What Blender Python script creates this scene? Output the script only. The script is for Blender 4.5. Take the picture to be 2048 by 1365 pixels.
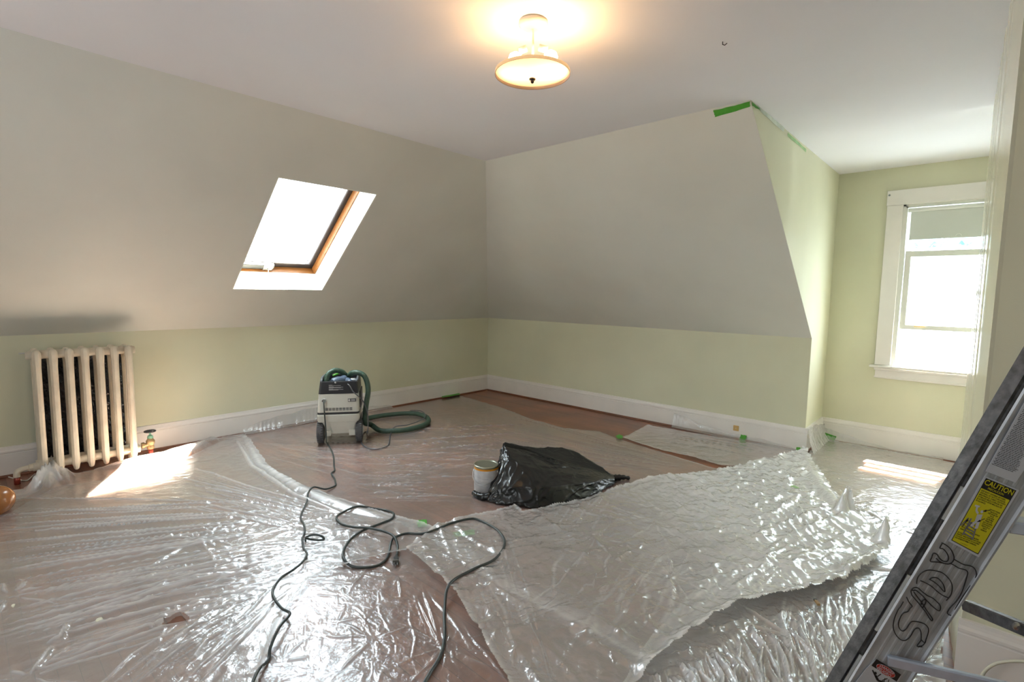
import bpy, math, random
import numpy as np
from mathutils import Vector, Matrix
for o in list(bpy.data.objects): bpy.data.objects.remove(o)
random.seed(7); rng = np.random.default_rng(11)
scn = bpy.context.scene; COL = scn.collection
# ---------------------------------------------------------------- camera, sky, sun, lights, exposure
F = 1027.1
RV = np.array([0.73445855, 0.67849521, 0.01465872]); UV = np.array([-0.07478486, 0.05944731, 0.99542616])
FV = np.array([-0.67452046, 0.73219551, -0.09440275]); CAM = np.array([5.0755, -5.0155, 1.37])
cd = bpy.data.cameras.new('camera'); cam = bpy.data.objects.new('camera', cd); COL.objects.link(cam)
cd.sensor_width = 36; cd.lens = F / 2048 * 36; cd.clip_start = .05; cd.clip_end = 300
M = Matrix.Identity(4)
for i in range(3):
    M[i][0] = RV[i]; M[i][1] = UV[i]; M[i][2] = -FV[i]; M[i][3] = CAM[i]
cam.matrix_world = M; scn.camera = cam

H, K, BH = 2.4988, 1.0117, .218          # ceiling, knee wall and baseboard heights
SL, SR, XD, YD = 1.7954, 1.8267, 3.9815, .6038
vs = scn.view_settings
scn.display_settings.display_device = 'sRGB'
vs.view_transform = 'Standard'; vs.look = 'None'; vs.gamma = 1; vs.use_curve_mapping = False
vs.exposure = 0.12
w = bpy.data.worlds.new('world'); scn.world = w; w.use_nodes = True
bg = w.node_tree.nodes['Background']; bg.inputs[0].default_value = (.82, .925, 1.03, 1); bg.inputs[1].default_value = 25.0

def light(name, kind, energy, loc, dirv=None, color=(1, 1, 1), **kw):
    l = bpy.data.lights.new(name, kind); l.energy = energy; l.color = color
    for k, v in kw.items(): setattr(l, k, v)
    o = bpy.data.objects.new(name, l); COL.objects.link(o); o.location = loc
    if dirv is not None: o.rotation_euler = Vector(dirv).to_track_quat('-Z', 'Y').to_euler()
    return o
SUN = Vector((.10, .575, 1.0)).normalized()
light('sun', 'SUN', 135, (2, 4, 8), -SUN, (1, .89, .74), angle=.009)
pt = light('window_portal', 'AREA', 1, (4.8, .85, 1.35), (0, -1, 0), shape='RECTANGLE', size=.9, size_y=1.6)
pt.data.cycles.is_portal = True
NS = Vector((-.63786, 0, .77016))
pt = light('skylight_portal', 'AREA', 1, Vector((.895, -3.03, 1.754)) + NS * .5, -NS, shape='RECTANGLE', size=1.0, size_y=1.5)
pt.data.cycles.is_portal = True
light('rear_fill_light', 'AREA', 44, (3.1, -6.85, 1.35), (.22, 1, .03), (.88, .95, 1), shape='RECTANGLE', size=2.2, size_y=1.4)  # added fill lamp behind the camera, lifts the deep end of the room
light('camera_flash', 'POINT', 4.2, tuple(CAM + UV * .06 + RV * .0 - FV * .02), None, (.92, .96, 1), shadow_soft_size=.012)

# ---------------------------------------------------------------- helpers
def ray(px, py): return FV + RV * (px - 1024) / F - UV * (py - 682.5) / F
def FP(px, py, z=0.0):
    d = ray(px, py); t = (z - CAM[2]) / d[2]; return Vector(CAM + d * t)
def PL(px, py, P0, n):
    d = ray(px, py); P0 = np.array(P0, float); n = np.array(n, float)
    return Vector(CAM + d * ((P0 - CAM) @ n) / (d @ n))
def ABOVE(fx, fy, py, z=0):
    P = FP(fx, fy, z); return PL(fx, py, P, (FV[0], FV[1], 0))

def mat(name, color, rough=.5, metal=0, spec=.5, noise=0, nscale=8, bump=0, bscale=60, coat=0, emis=None, stretch=None):
    m = bpy.data.materials.new(name); m.use_nodes = True; nt = m.node_tree; b = nt.nodes['Principled BSDF']
    b.inputs['Base Color'].default_value = (*color, 1); b.inputs['Roughness'].default_value = rough
    b.inputs['Metallic'].default_value = metal; b.inputs['Specular IOR Level'].default_value = spec
    b.inputs['Coat Weight'].default_value = coat
    if emis: b.inputs['Emission Color'].default_value = (*emis[:3], 1); b.inputs['Emission Strength'].default_value = emis[3]
    tc = nt.nodes.new('ShaderNodeTexCoord'); mp = nt.nodes.new('ShaderNodeMapping'); nt.links.new(tc.outputs['Object'], mp.inputs[0])
    if stretch: mp.inputs['Scale'].default_value = stretch
    if noise:
        n = nt.nodes.new('ShaderNodeTexNoise'); n.inputs['Scale'].default_value = nscale; n.inputs['Detail'].default_value = 6
        nt.links.new(mp.outputs[0], n.inputs['Vector'])
        r = nt.nodes.new('ShaderNodeValToRGB'); nt.links.new(n.outputs['Fac'], r.inputs[0])
        r.color_ramp.elements[0].position = .3; r.color_ramp.elements[1].position = .7
        r.color_ramp.elements[0].color = (*[c * (1 - noise) for c in color], 1)
        r.color_ramp.elements[1].color = (*[min(1, c * (1 + noise)) for c in color], 1)
        nt.links.new(r.outputs[0], b.inputs['Base Color'])
    if bump:
        n2 = nt.nodes.new('ShaderNodeTexNoise'); n2.inputs['Scale'].default_value = bscale; n2.inputs['Detail'].default_value = 4
        nt.links.new(mp.outputs[0], n2.inputs['Vector'])
        bp = nt.nodes.new('ShaderNodeBump'); bp.inputs['Strength'].default_value = bump; bp.inputs['Distance'].default_value = .01
        nt.links.new(n2.outputs['Fac'], bp.inputs['Height']); nt.links.new(bp.outputs[0], b.inputs['Normal'])
    return m

def link(o, parent=None):
    COL.objects.link(o)
    if parent is not None: o.parent = parent
    return o
def tag(o, label=None, cat=None, group=None, kind=None):
    if label: o['label'] = label
    if cat: o['category'] = cat
    if group: o['group'] = group
    if kind: o['kind'] = kind
    return o
def empty(name, loc=(0, 0, 0), label=None, cat=None, group=None, kind=None):
    o = bpy.data.objects.new(name, None); COL.objects.link(o); o.location = loc; o.empty_display_size = .1
    o.matrix_world = Matrix.Translation(loc)
    return tag(o, label, cat, group, kind)

class MB:
    def __init__(s): s.v = []; s.f = []; s.m = []
    def add(s, vs, fs, mi=0):
        b = len(s.v); s.v += [tuple(v) for v in vs]; s.f += [tuple(i + b for i in f) for f in fs]; s.m += [mi] * len(fs); return s
    def box(s, c, d, R=None, mi=0):
        pts = []
        for x in (-1, 1):
            for y in (-1, 1):
                for z in (-1, 1):
                    p = Vector((x * d[0] / 2, y * d[1] / 2, z * d[2] / 2))
                    if R is not None: p = R @ p
                    pts.append(Vector(c) + p)
        return s.add(pts, [(0, 1, 3, 2), (4, 6, 7, 5), (0, 4, 5, 1), (2, 3, 7, 6), (0, 2, 6, 4), (1, 5, 7, 3)], mi)
    def prism(s, poly, off, mi=0):
        n = len(poly); a = [Vector(p) for p in poly]; b = [p + Vector(off) for p in a]
        fs = [tuple(range(n)), tuple(range(2 * n - 1, n - 1, -1))]
        fs += [(i, i + n, (i + 1) % n + n, (i + 1) % n) for i in range(n)]
        return s.add(a + b, fs, mi)
    def tube(s, path, r, n=10, cap=True, mi=0, rf=None, closed=False):
        path = [Vector(p) for p in path]; L = len(path)
        up = Vector((0, 0, 1)); prev = None; vs = []
        for i, p in enumerate(path):
            a = path[i - 1] if (i > 0 or closed) else p; b = path[(i + 1) % L] if (i < L - 1 or closed) else p
            t = (b - a); t = t.normalized() if t.length > 1e-9 else Vector((0, 0, 1))
            if prev is None:
                q = up if abs(t.z) < .9 else Vector((1, 0, 0)); u = (q - t * q.dot(t)).normalized()
            else:
                u = prev - t * prev.dot(t); u = u.normalized() if u.length > 1e-6 else Vector((1, 0, 0))
            prev = u; v = t.cross(u); rr = rf(i, L) if rf else r
            for k in range(n):
                an = 2 * math.pi * k / n; vs.append(p + (u * math.cos(an) + v * math.sin(an)) * rr)
        fs = []
        for i in range(L - 1 + (1 if closed else 0)):
            for k in range(n):
                j = (i + 1) % L
                fs.append((i * n + k, i * n + (k + 1) % n, j * n + (k + 1) % n, j * n + k))
        if cap and not closed: fs += [tuple(range(n - 1, -1, -1)), tuple(range((L - 1) * n, L * n))]
        return s.add(vs, fs, mi)
    def lathe(s, prof, c=(0, 0, 0), ax=(0, 0, 1), n=24, mi=0, cap=True):
        ax = Vector(ax).normalized(); q = Vector((1, 0, 0)) if abs(ax.x) < .9 else Vector((0, 1, 0))
        u = (q - ax * q.dot(ax)).normalized(); v = ax.cross(u); vs = []
        for r, z in prof:
            for k in range(n):
                a = 2 * math.pi * k / n; vs.append(Vector(c) + ax * z + (u * math.cos(a) + v * math.sin(a)) * r)
        fs = [(i * n + k, i * n + (k + 1) % n, (i + 1) * n + (k + 1) % n, (i + 1) * n + k) for i in range(len(prof) - 1) for k in range(n)]
        if cap:
            if prof[0][0] > 1e-6: fs.append(tuple(range(n - 1, -1, -1)))
            if prof[-1][0] > 1e-6: fs.append(tuple(range((len(prof) - 1) * n, len(prof) * n)))
        return s.add(vs, fs, mi)
    def loft(s, rings, mi=0, cap=True):
        n = len(rings[0]); vs = [p for r in rings for p in r]
        fs = [(i * n + k, i * n + (k + 1) % n, (i + 1) * n + (k + 1) % n, (i + 1) * n + k) for i in range(len(rings) - 1) for k in range(n)]
        if cap: fs += [tuple(range(n - 1, -1, -1)), tuple(range((len(rings) - 1) * n, len(rings) * n))]
        return s.add(vs, fs, mi)
    def build(s, name, m, parent=None, bevel=0, smooth=False, seg=2):
        me = bpy.data.meshes.new(name); me.from_pydata(s.v, [], s.f)
        for mm in (m if isinstance(m, (list, tuple)) else [m]): me.materials.append(mm)
        if isinstance(m, (list, tuple)): me.polygons.foreach_set('material_index', s.m)
        me.validate()
        import bmesh
        b = bmesh.new(); b.from_mesh(me); bmesh.ops.recalc_face_normals(b, faces=b.faces); b.to_mesh(me); b.free()
        o = bpy.data.objects.new(name, me); link(o, parent)
        if parent is not None:
            o.matrix_parent_inverse = chain(parent).inverted()
        if bevel:
            md = o.modifiers.new('bevel', 'BEVEL'); md.width = bevel; md.segments = seg; md.limit_method = 'ANGLE'; md.angle_limit = .6
        if smooth or bevel:
            me.polygons.foreach_set('use_smooth', [True] * len(me.polygons))
            if not smooth or bevel:
                try: me.set_sharp_from_angle(angle=.7)
                except Exception: pass
        return o
def chain(o):      # world matrix without waiting for a depsgraph update
    m = o.matrix_parent_inverse @ o.matrix_basis if o.parent else o.matrix_basis
    return chain(o.parent) @ m if o.parent else m
def smooth_path(pts, n=8, closed=False):
    P = [Vector(p) for p in pts]; out = []; L = len(P)
    rng_ = range(L if closed else L - 1)
    for i in rng_:
        p0 = P[(i - 1) % L] if (closed or i > 0) else P[0]; p1 = P[i]; p2 = P[(i + 1) % L]
        p3 = P[(i + 2) % L] if (closed or i < L - 2) else P[-1]
        for k in range(n):
            t = k / n
            out.append(.5 * ((2 * p1) + (p2 - p0) * t + (2 * p0 - 5 * p1 + 4 * p2 - p3) * t * t + (3 * p1 - p0 - 3 * p2 + p3) * t ** 3))
    if not closed: out.append(P[-1])
    return out
def dup(root, offset, label=None):
    r = root.copy(); COL.objects.link(r); r.location = root.location + Vector(offset)
    if label: r['label'] = label
    for ch in list(root.children):
        c = ch.copy(); COL.objects.link(c); c.parent = r
    return r
def struct(mb, name, m, parent=None, **kw):
    o = mb.build(name, m, parent, **kw)
    if parent is None: o['kind'] = 'structure'
    return o

# ---------------------------------------------------------------- materials
def wall_paint(name, color, rough=.55, var=.05):
    return mat(name, color, rough, spec=.35, noise=var, nscale=1.3, bump=.05, bscale=140)
M_SAGE = wall_paint('sage_green_paint', (.66, .65, .485))
M_SLOPE = wall_paint('grey_beige_primer', (.70, .695, .635))
M_CEIL = wall_paint('ceiling_white_paint', (.84, .82, .84), .7, .02)
M_TRIM = mat('trim_paint', (.80, .76, .72), .28, spec=.5, noise=.03, nscale=5)
M_TRIMG = mat('greenish_gloss_trim', (.74, .72, .56), .16, spec=.5, noise=.03, nscale=5)
M_SASH = mat('sash_paint', (.72, .72, .66), .35)
M_STAIN = mat('stained_wood', (.16, .055, .025), .35, noise=.3, nscale=12, stretch=(1, 1, 6))
M_WHITE = mat('white_plastic', (.78, .78, .74), .4)
M_IVORY = mat('old_ivory_enamel', (.66, .58, .46), .33, noise=.10, nscale=9, bump=.25, bscale=45)
M_BLACK = mat('black_rubber', (.02, .02, .022), .5)
M_STEEL = mat('steel', (.6, .6, .6), .3, 1)

def wood_floor():
    m = bpy.data.materials.new('wood_floor'); m.use_nodes = True; nt = m.node_tree; N = nt.nodes.new; L = nt.links.new
    b = nt.nodes['Principled BSDF']; tc = N('ShaderNodeTexCoord')
    br = N('ShaderNodeTexBrick'); br.inputs['Scale'].default_value = 1; br.inputs['Mortar Size'].default_value = .0012
    br.inputs['Brick Width'].default_value = 1.7; br.inputs['Row Height'].default_value = .057; br.offset = .37
    br.inputs['Color1'].default_value = (.19, .078, .042, 1); br.inputs['Color2'].default_value = (.26, .11, .06, 1); br.inputs['Mortar'].default_value = (.06, .025, .015, 1)
    L(tc.outputs['Object'], br.inputs['Vector'])
    mp = N('ShaderNodeMapping'); mp.inputs['Scale'].default_value = (1.5, 30, 1); L(tc.outputs['Object'], mp.inputs[0])
    n = N('ShaderNodeTexNoise'); n.inputs['Scale'].default_value = 1.5; n.inputs['Detail'].default_value = 8; L(mp.outputs[0], n.inputs['Vector'])
    r = N('ShaderNodeValToRGB'); r.color_ramp.elements[0].color = (.62, .62, .62, 1); r.color_ramp.elements[1].color = (1.35, 1.3, 1.25, 1); L(n.outputs['Fac'], r.inputs[0])
    mx = N('ShaderNodeMixRGB'); mx.blend_type = 'MULTIPLY'; mx.inputs[0].default_value = 1; L(br.outputs[0], mx.inputs[1]); L(r.outputs[0], mx.inputs[2])
    n2 = N('ShaderNodeTexNoise'); n2.inputs['Scale'].default_value = 2.2; n2.inputs['Detail'].default_value = 3; L(tc.outputs['Object'], n2.inputs['Vector'])
    r2 = N('ShaderNodeValToRGB'); r2.color_ramp.elements[0].position = .35; r2.color_ramp.elements[1].position = .65
    r2.color_ramp.elements[0].color = (.75, .8, .9, 1); r2.color_ramp.elements[1].color = (1.25, 1.1, .95, 1); L(n2.outputs['Fac'], r2.inputs[0])
    m2 = N('ShaderNodeMixRGB'); m2.blend_type = 'MULTIPLY'; m2.inputs[0].default_value = 1; L(mx.outputs[0], m2.inputs[1]); L(r2.outputs[0], m2.inputs[2])
    L(m2.outputs[0], b.inputs['Base Color']); b.inputs['Roughness'].default_value = .33
    return m
M_FLOOR = wood_floor()

def two_sided_fresnel(nt, ior):
    fr = nt.nodes.new('ShaderNodeFresnel'); g = nt.nodes.new('ShaderNodeNewGeometry'); mr = nt.nodes.new('ShaderNodeMapRange')
    mr.inputs['To Min'].default_value = ior; mr.inputs['To Max'].default_value = 1 / ior
    nt.links.new(g.outputs['Backfacing'], mr.inputs['Value']); nt.links.new(mr.outputs[0], fr.inputs['IOR']); return fr
def film(name, haze=.16, tint=(.93, .93, .92), rough=.17, ior=1.55, bumpk=.5, gloss=.0, gk=1.9):
    """thin polyethylene sheet: clear, with a milky part that grows where the sheet is doubled or whitened towards the window ('haze' attribute)"""
    m = bpy.data.materials.new(name); m.use_nodes = True; nt = m.node_tree; nt.nodes.clear(); N = nt.nodes.new; L = nt.links.new
    out = N('ShaderNodeOutputMaterial'); tr = N('ShaderNodeBsdfTransparent'); tr.inputs[0].default_value = (.97, .97, .97, 1)
    df = N('ShaderNodeBsdfDiffuse'); df.inputs[0].default_value = (*tint, 1)
    tl = N('ShaderNodeBsdfTranslucent'); tl.inputs[0].default_value = (*tint, 1)
    gl = N('ShaderNodeBsdfGlossy'); gl.inputs['Roughness'].default_value = rough; gl.inputs[0].default_value = (1, 1, 1, 1)
    tc = N('ShaderNodeTexCoord')
    n1 = N('ShaderNodeTexNoise'); n1.inputs['Scale'].default_value = 38; n1.inputs['Detail'].default_value = 5; n1.inputs['Distortion'].default_value = 1.2
    n2 = N('ShaderNodeTexNoise'); n2.inputs['Scale'].default_value = 11; n2.inputs['Detail'].default_value = 3; n2.inputs['Distortion'].default_value = 2.0
    L(tc.outputs['Object'], n1.inputs['Vector']); L(tc.outputs['Object'], n2.inputs['Vector'])
    ad = N('ShaderNodeMath'); ad.operation = 'MULTIPLY_ADD'; L(n2.outputs['Fac'], ad.inputs[0]); ad.inputs[1].default_value = 2.0; L(n1.outputs['Fac'], ad.inputs[2])
    bp = N('ShaderNodeBump'); bp.inputs['Strength'].default_value = bumpk; bp.inputs['Distance'].default_value = .006; L(ad.outputs[0], bp.inputs['Height'])
    L(bp.outputs[0], gl.inputs['Normal'])
    m1 = N('ShaderNodeMixShader'); m1.inputs[0].default_value = .2; L(df.outputs[0], m1.inputs[1]); L(tl.outputs[0], m1.inputs[2])
    at = N('ShaderNodeAttribute'); at.attribute_name = 'haze'
    ns = N('ShaderNodeTexNoise'); ns.inputs['Scale'].default_value = 3.0; ns.inputs['Detail'].default_value = 4; L(tc.outputs['Object'], ns.inputs['Vector'])
    mm = N('ShaderNodeMath'); mm.operation = 'MULTIPLY_ADD'; L(ns.outputs['Fac'], mm.inputs[0]); mm.inputs[1].default_value = haze; mm.inputs[2].default_value = haze * .5
    sm = N('ShaderNodeMath'); sm.operation = 'ADD'; sm.use_clamp = True; L(mm.outputs[0], sm.inputs[0]); L(at.outputs['Fac'], sm.inputs[1])
    m2 = N('ShaderNodeMixShader'); L(sm.outputs[0], m2.inputs[0]); L(tr.outputs[0], m2.inputs[1]); L(m1.outputs[0], m2.inputs[2])
    fr = two_sided_fresnel(nt, ior); L(bp.outputs[0], fr.inputs['Normal'])
    f2 = N('ShaderNodeMath'); f2.operation = 'MULTIPLY_ADD'; f2.use_clamp = True; L(fr.outputs[0], f2.inputs[0]); f2.inputs[1].default_value = gk; f2.inputs[2].default_value = gloss
    m3 = N('ShaderNodeMixShader'); L(f2.outputs[0], m3.inputs[0]); L(m2.outputs[0], m3.inputs[1]); L(gl.outputs[0], m3.inputs[2])
    L(m3.outputs[0], out.inputs[0]); return m
M_FILM = film('clear_plastic_film', .15, rough=.22, bumpk=.30, gk=1.35)
M_FILM2 = film('milky_plastic_film', .24, rough=.2, gloss=.06)
M_FILM3 = film('heavy_plastic_film', .55, rough=.22)

def glass(name):
    m = bpy.data.materials.new(name); m.use_nodes = True; nt = m.node_tree; nt.nodes.clear(); N = nt.nodes.new; L = nt.links.new
    out = N('ShaderNodeOutputMaterial'); tr = N('ShaderNodeBsdfTransparent'); tr.inputs[0].default_value = (.93, .95, .94, 1)
    gl = N('ShaderNodeBsdfGlossy'); gl.inputs['Roughness'].default_value = .01
    fr = two_sided_fresnel(nt, 1.5)
    m3 = N('ShaderNodeMixShader'); L(fr.outputs[0], m3.inputs[0]); L(tr.outputs[0], m3.inputs[1]); L(gl.outputs[0], m3.inputs[2]); L(m3.outputs[0], out.inputs[0]); return m
M_GLASS = glass('window_glass')

# ---------------------------------------------------------------- room shell
T = .12
XR = 5.25      # right cheek of the dormer
struct(MB().prism([(-.3, -7.2, 0), (7.2, -7.2, 0), (7.2, .9, 0), (-.3, .9, 0)], (0, 0, -.1)), 'floor', M_FLOOR)
struct(MB().prism([(0, 0, 0), (0, -7, 0), (0, -7, K), (0, 0, K)], (-T, 0, 0)), 'wall_left', M_SAGE)
struct(MB().prism([(0, 0, 0), (XD - .001, 0, 0), (XD - .001, 0, K), (0, 0, K)], (0, T, 0)), 'wall_back', M_SAGE)
struct(MB().prism([(0, 0, K), (XD - .001, 0, K), (XD - .001, -SR, H), (SL, -SR, H)], (0, .10, .12)), 'ceiling_slope_back', M_SLOPE)
# left slope, split round the skylight opening
SK = dict(x0=.418, x1=1.373, y0=-3.43, y1=-2.633)
def sl(x, y, d=0): return Vector((x, y, K + (H - K) * x / SL)) + NS * d
mb = MB(); off = NS * .2
for poly in ([(0, 0), (0, SK['y1']), (SL, SK['y1']), (SL, -SR)], [(0, SK['y0']), (0, -7), (SL, -7), (SL, SK['y0'])],
             [(0, SK['y1']), (0, SK['y0']), (SK['x0'], SK['y0']), (SK['x0'], SK['y1'])],
             [(SK['x1'], SK['y1']), (SK['x1'], SK['y0']), (SL, SK['y0']), (SL, SK['y1'])]):
    if poly[0] == (0, 0):   # outward faces meet neatly at the valley
        mb.prism([sl(*p) for p in poly], off)
    else: mb.prism([sl(*p) for p in poly], off)
struct(mb, 'ceiling_slope_left', M_SLOPE)
struct(MB().prism([(SL - .05, -SR + .05, H), (XD - .06, -SR + .05, H), (XD - .06, YD + .15, H), (7.1, YD + .15, H), (7.1, -7.1, H), (SL - .05, -7.1, H)], (0, 0, .12)), 'ceiling', M_CEIL)
# dormer
struct(MB().prism([(XD, .003, 0), (XD, YD, 0), (XD, YD, H), (XD, -SR + .004, H), (XD, .004, K)], (-.04, 0, 0)), 'wall_dormer_left', M_SAGE)
WX0, WX1, WZ0, WZ1 = 4.482, 5.12, .755, 2.175
mb = MB()
for a, b, c, d in ((XD - .05, 0, WX0, H), (WX1, 0, XR + .1, H), (WX0, 0, WX1, WZ0), (WX0, WZ1, WX1, H)):
    mb.prism([(a, YD, b), (c, YD, b), (c, YD, d), (a, YD, d)], (0, .14, 0))
struct(mb, 'wall_dormer_back', M_SAGE)
struct(MB().prism([(XR, YD, 0), (XR, -.8, 0), (XR, -.8, H), (XR, YD, H)], (.1, 0, 0)), 'wall_dormer_right', M_SAGE)
# right wall: a slightly skewed, gloss-painted face ending at the wall beside the ladder
pl = [(5.35, -.84), (5.035, -.84), (5.025, -.90), (5.060, -2.20), (5.070, -2.36), (5.104, -2.6), (7.1, -2.6), (7.1, -.84)]
mb = MB(); mb.prism([(x, y, 0) for x, y in pl], (0, 0, H)); struct(mb, 'wall_right', M_SAGE, )
struct(MB().prism([(7, -7, 0), (7, -2.5, 0), (7, -2.5, H), (7, -7, H)], (.1, 0, 0)), 'wall_far_right', M_SAGE)
struct(MB().prism([(-.1, -7, 0), (7.1, -7, 0), (7.1, -7, H), (-.1, -7, H)], (0, -.1, 0)), 'wall_behind', M_SAGE)
# fluted gloss casing boards on the right wall
def along(t):   # point on the skewed face
    a, b = Vector((5.025, -.90, 0)), Vector((5.060, -2.20, 0)); c = Vector((5.104, -2.604, 0)); d = Vector((5.07, -2.36, 0))
    pts = [a, b, d, c]; Ls = [(pts[i + 1] - pts[i]).length for i in range(3)]; s = t * sum(Ls)
    for i in range(3):
        if s <= Ls[i] or i == 2: return pts[i].lerp(pts[i + 1], s / Ls[i])
        s -= Ls[i]
mb = MB(); prof = []
for k in range(61):
    t = k / 60; p = along(t)
    d = .004 + .0035 * (math.sin(t * 34) > .2) + (.004 if t > .93 else 0)
    prof.append((p.x - d, p.y))
back = [(5.1045, -2.5995)] + [(along(t).x + .012, along(t).y) for t in (.98, .8, .6, .4, .2, 0)]
mb.prism([(x, y, 0) for x, y in prof + back], (0, 0, H))
struct(mb, 'trim_1', M_TRIMG)
# baseboards: stepped board with moulded cap, run along a polyline, plus a stained shoe moulding
PROF = [(0, 0), (.020, 0), (.020, .165), (.017, .168), (.017, .172), (.021, .176), (.021, .186), (.015, .196), (.012, .206), (.010, .216), (0, .218)]
def baseboard(name, a, b, nrm, m=M_TRIM, shoe=True, sname='shoe_moulding'):
    a = Vector((*a, 0)); b = Vector((*b, 0)); n = Vector((*nrm, 0))
    o = MB().prism([a + n * x + Vector((0, 0, z)) for x, z in PROF], b - a).build(name, m); o['kind'] = 'structure'
    if shoe:
        sp = [(.02, 0), (.036, 0), (.0355, .007), (.032, .013), (.027, .017), (.02, .018)]
        MB().prism([a + n * x + Vector((0, 0, z)) for x, z in sp], b - a).build(sname, M_STAIN, o)
    return o
baseboard('baseboard_left', (0, -7), (0, 0), (1, 0))
baseboard('baseboard_back', (0, 0), (XD + .0206, 0), (0, -1))
baseboard('baseboard_dormer_left', (XD, -.0185), (XD, YD), (1, 0))
baseboard('baseboard_dormer_back', (XD, YD), (XR, YD), (0, -1))
baseboard('baseboard_right', (5.085, -2.6), (7, -2.6), (0, -1))

# ---------------------------------------------------------------- skylight (window_1)
win = empty('window_1', sl(.9, -3.03, .25), kind='structure'); win['label'] = 'roof window set deep in the left sloped ceiling'
M_REV = wall_paint('reveal_paint', (.82, .82, .74), .5, .02)
M_PINE = mat('honey_pine', (.22, .085, .022), .4, noise=.25, nscale=7, stretch=(8, 1, 8))
M_DKMET = mat('brown_grey_aluminium', (.035, .028, .028), .4, .3); M_BEAD = mat('grey_bead', (.16, .15, .16), .4); M_OPER = mat('operator_grey', (.06, .06, .062), .45)
y0, y1, x0, x1 = SK['y0'], SK['y1'], SK['x0'], SK['x1']
def slab(mb, xa, xb, ya, yb, da, db):   # box in slope coordinates
    P = [sl(xa, ya, da), sl(xb, ya, da), sl(xb, yb, da), sl(xa, yb, da)]
    return mb.prism(P, NS * (db - da))
mb = MB(); t = .008
slab(mb, x0, x0 + t, y0, y1, .001, .2); slab(mb, x1 - t, x1, y0, y1, .001, .2); slab(mb, x0, x1, y0, y0 + t, .001, .2); slab(mb, x0, x1, y1 - t, y1, .001, .2)
mb.build('reveal_lining', M_REV, win)
def frame(xa, xb, ya, yb, da, db, wd, nm, m, wy=None):
    wy = wy or wd; k = .77
    for i, (a, b, c, d) in enumerate(((xa, xa + wd * k, ya, yb), (xb - wd * k, xb, ya, yb), (xa + wd * k, xb - wd * k, ya, ya + wy), (xa + wd * k, xb - wd * k, yb - wy, yb))):
        slab(MB(), a, b, c, d, da, db).build(nm, m, win, bevel=.002)
frame(x0 - .03, x1 + .03, y0 - .03, y1 + .03, .20, .33, .05, 'wooden_frame', M_PINE)
frame(x0 + .004, x1 - .004, y0 + .012, y1 - .012, .268, .33, .060, 'sash', M_DKMET, .052)
frame(x0 + .050, x1 - .050, y0 + .064, y1 - .064, .262, .30, .012, 'glazing_bead', M_BEAD)
slab(MB(), x0 + .04, x1 - .04, y0 + .055, y1 - .055, .300, .304).build('pane', M_GLASS, win)
# operator box with crank on the bottom sash
op = slab(MB(), x0 + .012, x0 + .055, y0 + .07, y1 - .40, .225, .275).build('operator_box', M_OPER, win, bevel=.006)
slab(MB(), x0 + .010, x0 + .058, -3.13, -3.05, .215, .235).build('crank_plate', M_STEEL, op, bevel=.004)
c0 = sl(x0 + .03, -3.09, .215)
MB().tube([c0, c0 - NS * .02, c0 - NS * .025 + Vector((-.012, 0, -.035)), c0 - NS * .03 + Vector((-.012, .004, -.06))], .005, 8).build('crank_handle', M_STEEL, op, smooth=True)

# ---------------------------------------------------------------- dormer window (window_2)
w2 = empty('window_2', (4.8, YD, WZ0), kind='structure'); w2['label'] = 'double hung window in the dormer, lower sash raised'
cx0, cx1, ztop = 4.366, WX1 + .116, 2.30
MB().box(((cx0 + cx1) / 2, YD - .012, (2.172 + ztop) / 2), (cx1 - cx0 + .01, .028, ztop - 2.172)).build('head_casing', M_TRIM, w2, bevel=.003)
MB().box(((cx0 + WX0) / 2, YD - .010, (.77 + 2.172) / 2), (WX0 - cx0, .022, 2.172 - .77)).build('side_casing', M_TRIM, w2, bevel=.003)
MB().box(((cx1 + WX1) / 2, YD - .010, (.77 + 2.172) / 2), (cx1 - WX1, .022, 2.172 - .77)).build('side_casing', M_TRIM, w2, bevel=.003)
MB().box(((cx0 + cx1) / 2, YD - .018, .758), (cx1 - cx0 + .07, .076, .022)).build('stool', M_TRIM, w2, bevel=.006)
mb = MB(); mb.box(((cx0 + cx1) / 2, YD - .012, .70), (cx1 - cx0 - .02, .024, .096)); mb.box(((cx0 + cx1) / 2, YD - .018, .735), (cx1 - cx0, .034, .02)); mb.box(((cx0 + cx1) / 2, YD - .014, .663), (cx1 - cx0 - .01, .03, .014))
mb.build('apron', M_TRIM, w2, bevel=.003)
mb = MB()    # jambs and stops
for sx, x in ((1, WX0), (-1, WX1)):
    mb.box((x + sx * .009, YD + .07, (WZ0 + WZ1) / 2), (.018, .15, WZ1 - WZ0)); mb.box((x + sx * .024, YD + .008, (WZ0 + WZ1) / 2), (.014, .016, WZ1 - WZ0))
    mb.box((x + sx * .024, YD + .066, (WZ0 + WZ1) / 2), (.012, .010, WZ1 - WZ0))
mb.box(((WX0 + WX1) / 2, YD + .07, WZ1 - .009), (WX1 - WX0, .15, .018)); mb.box(((WX0 + WX1) / 2, YD + .008, WZ1 - .024), (WX1 - WX0 - .03, .016, .014))
mb.box(((WX0 + WX1) / 2, YD + .09, WZ0 + .008), (WX1 - WX0, .18, .018)); mb.build('jamb', M_SASH, w2)
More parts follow.
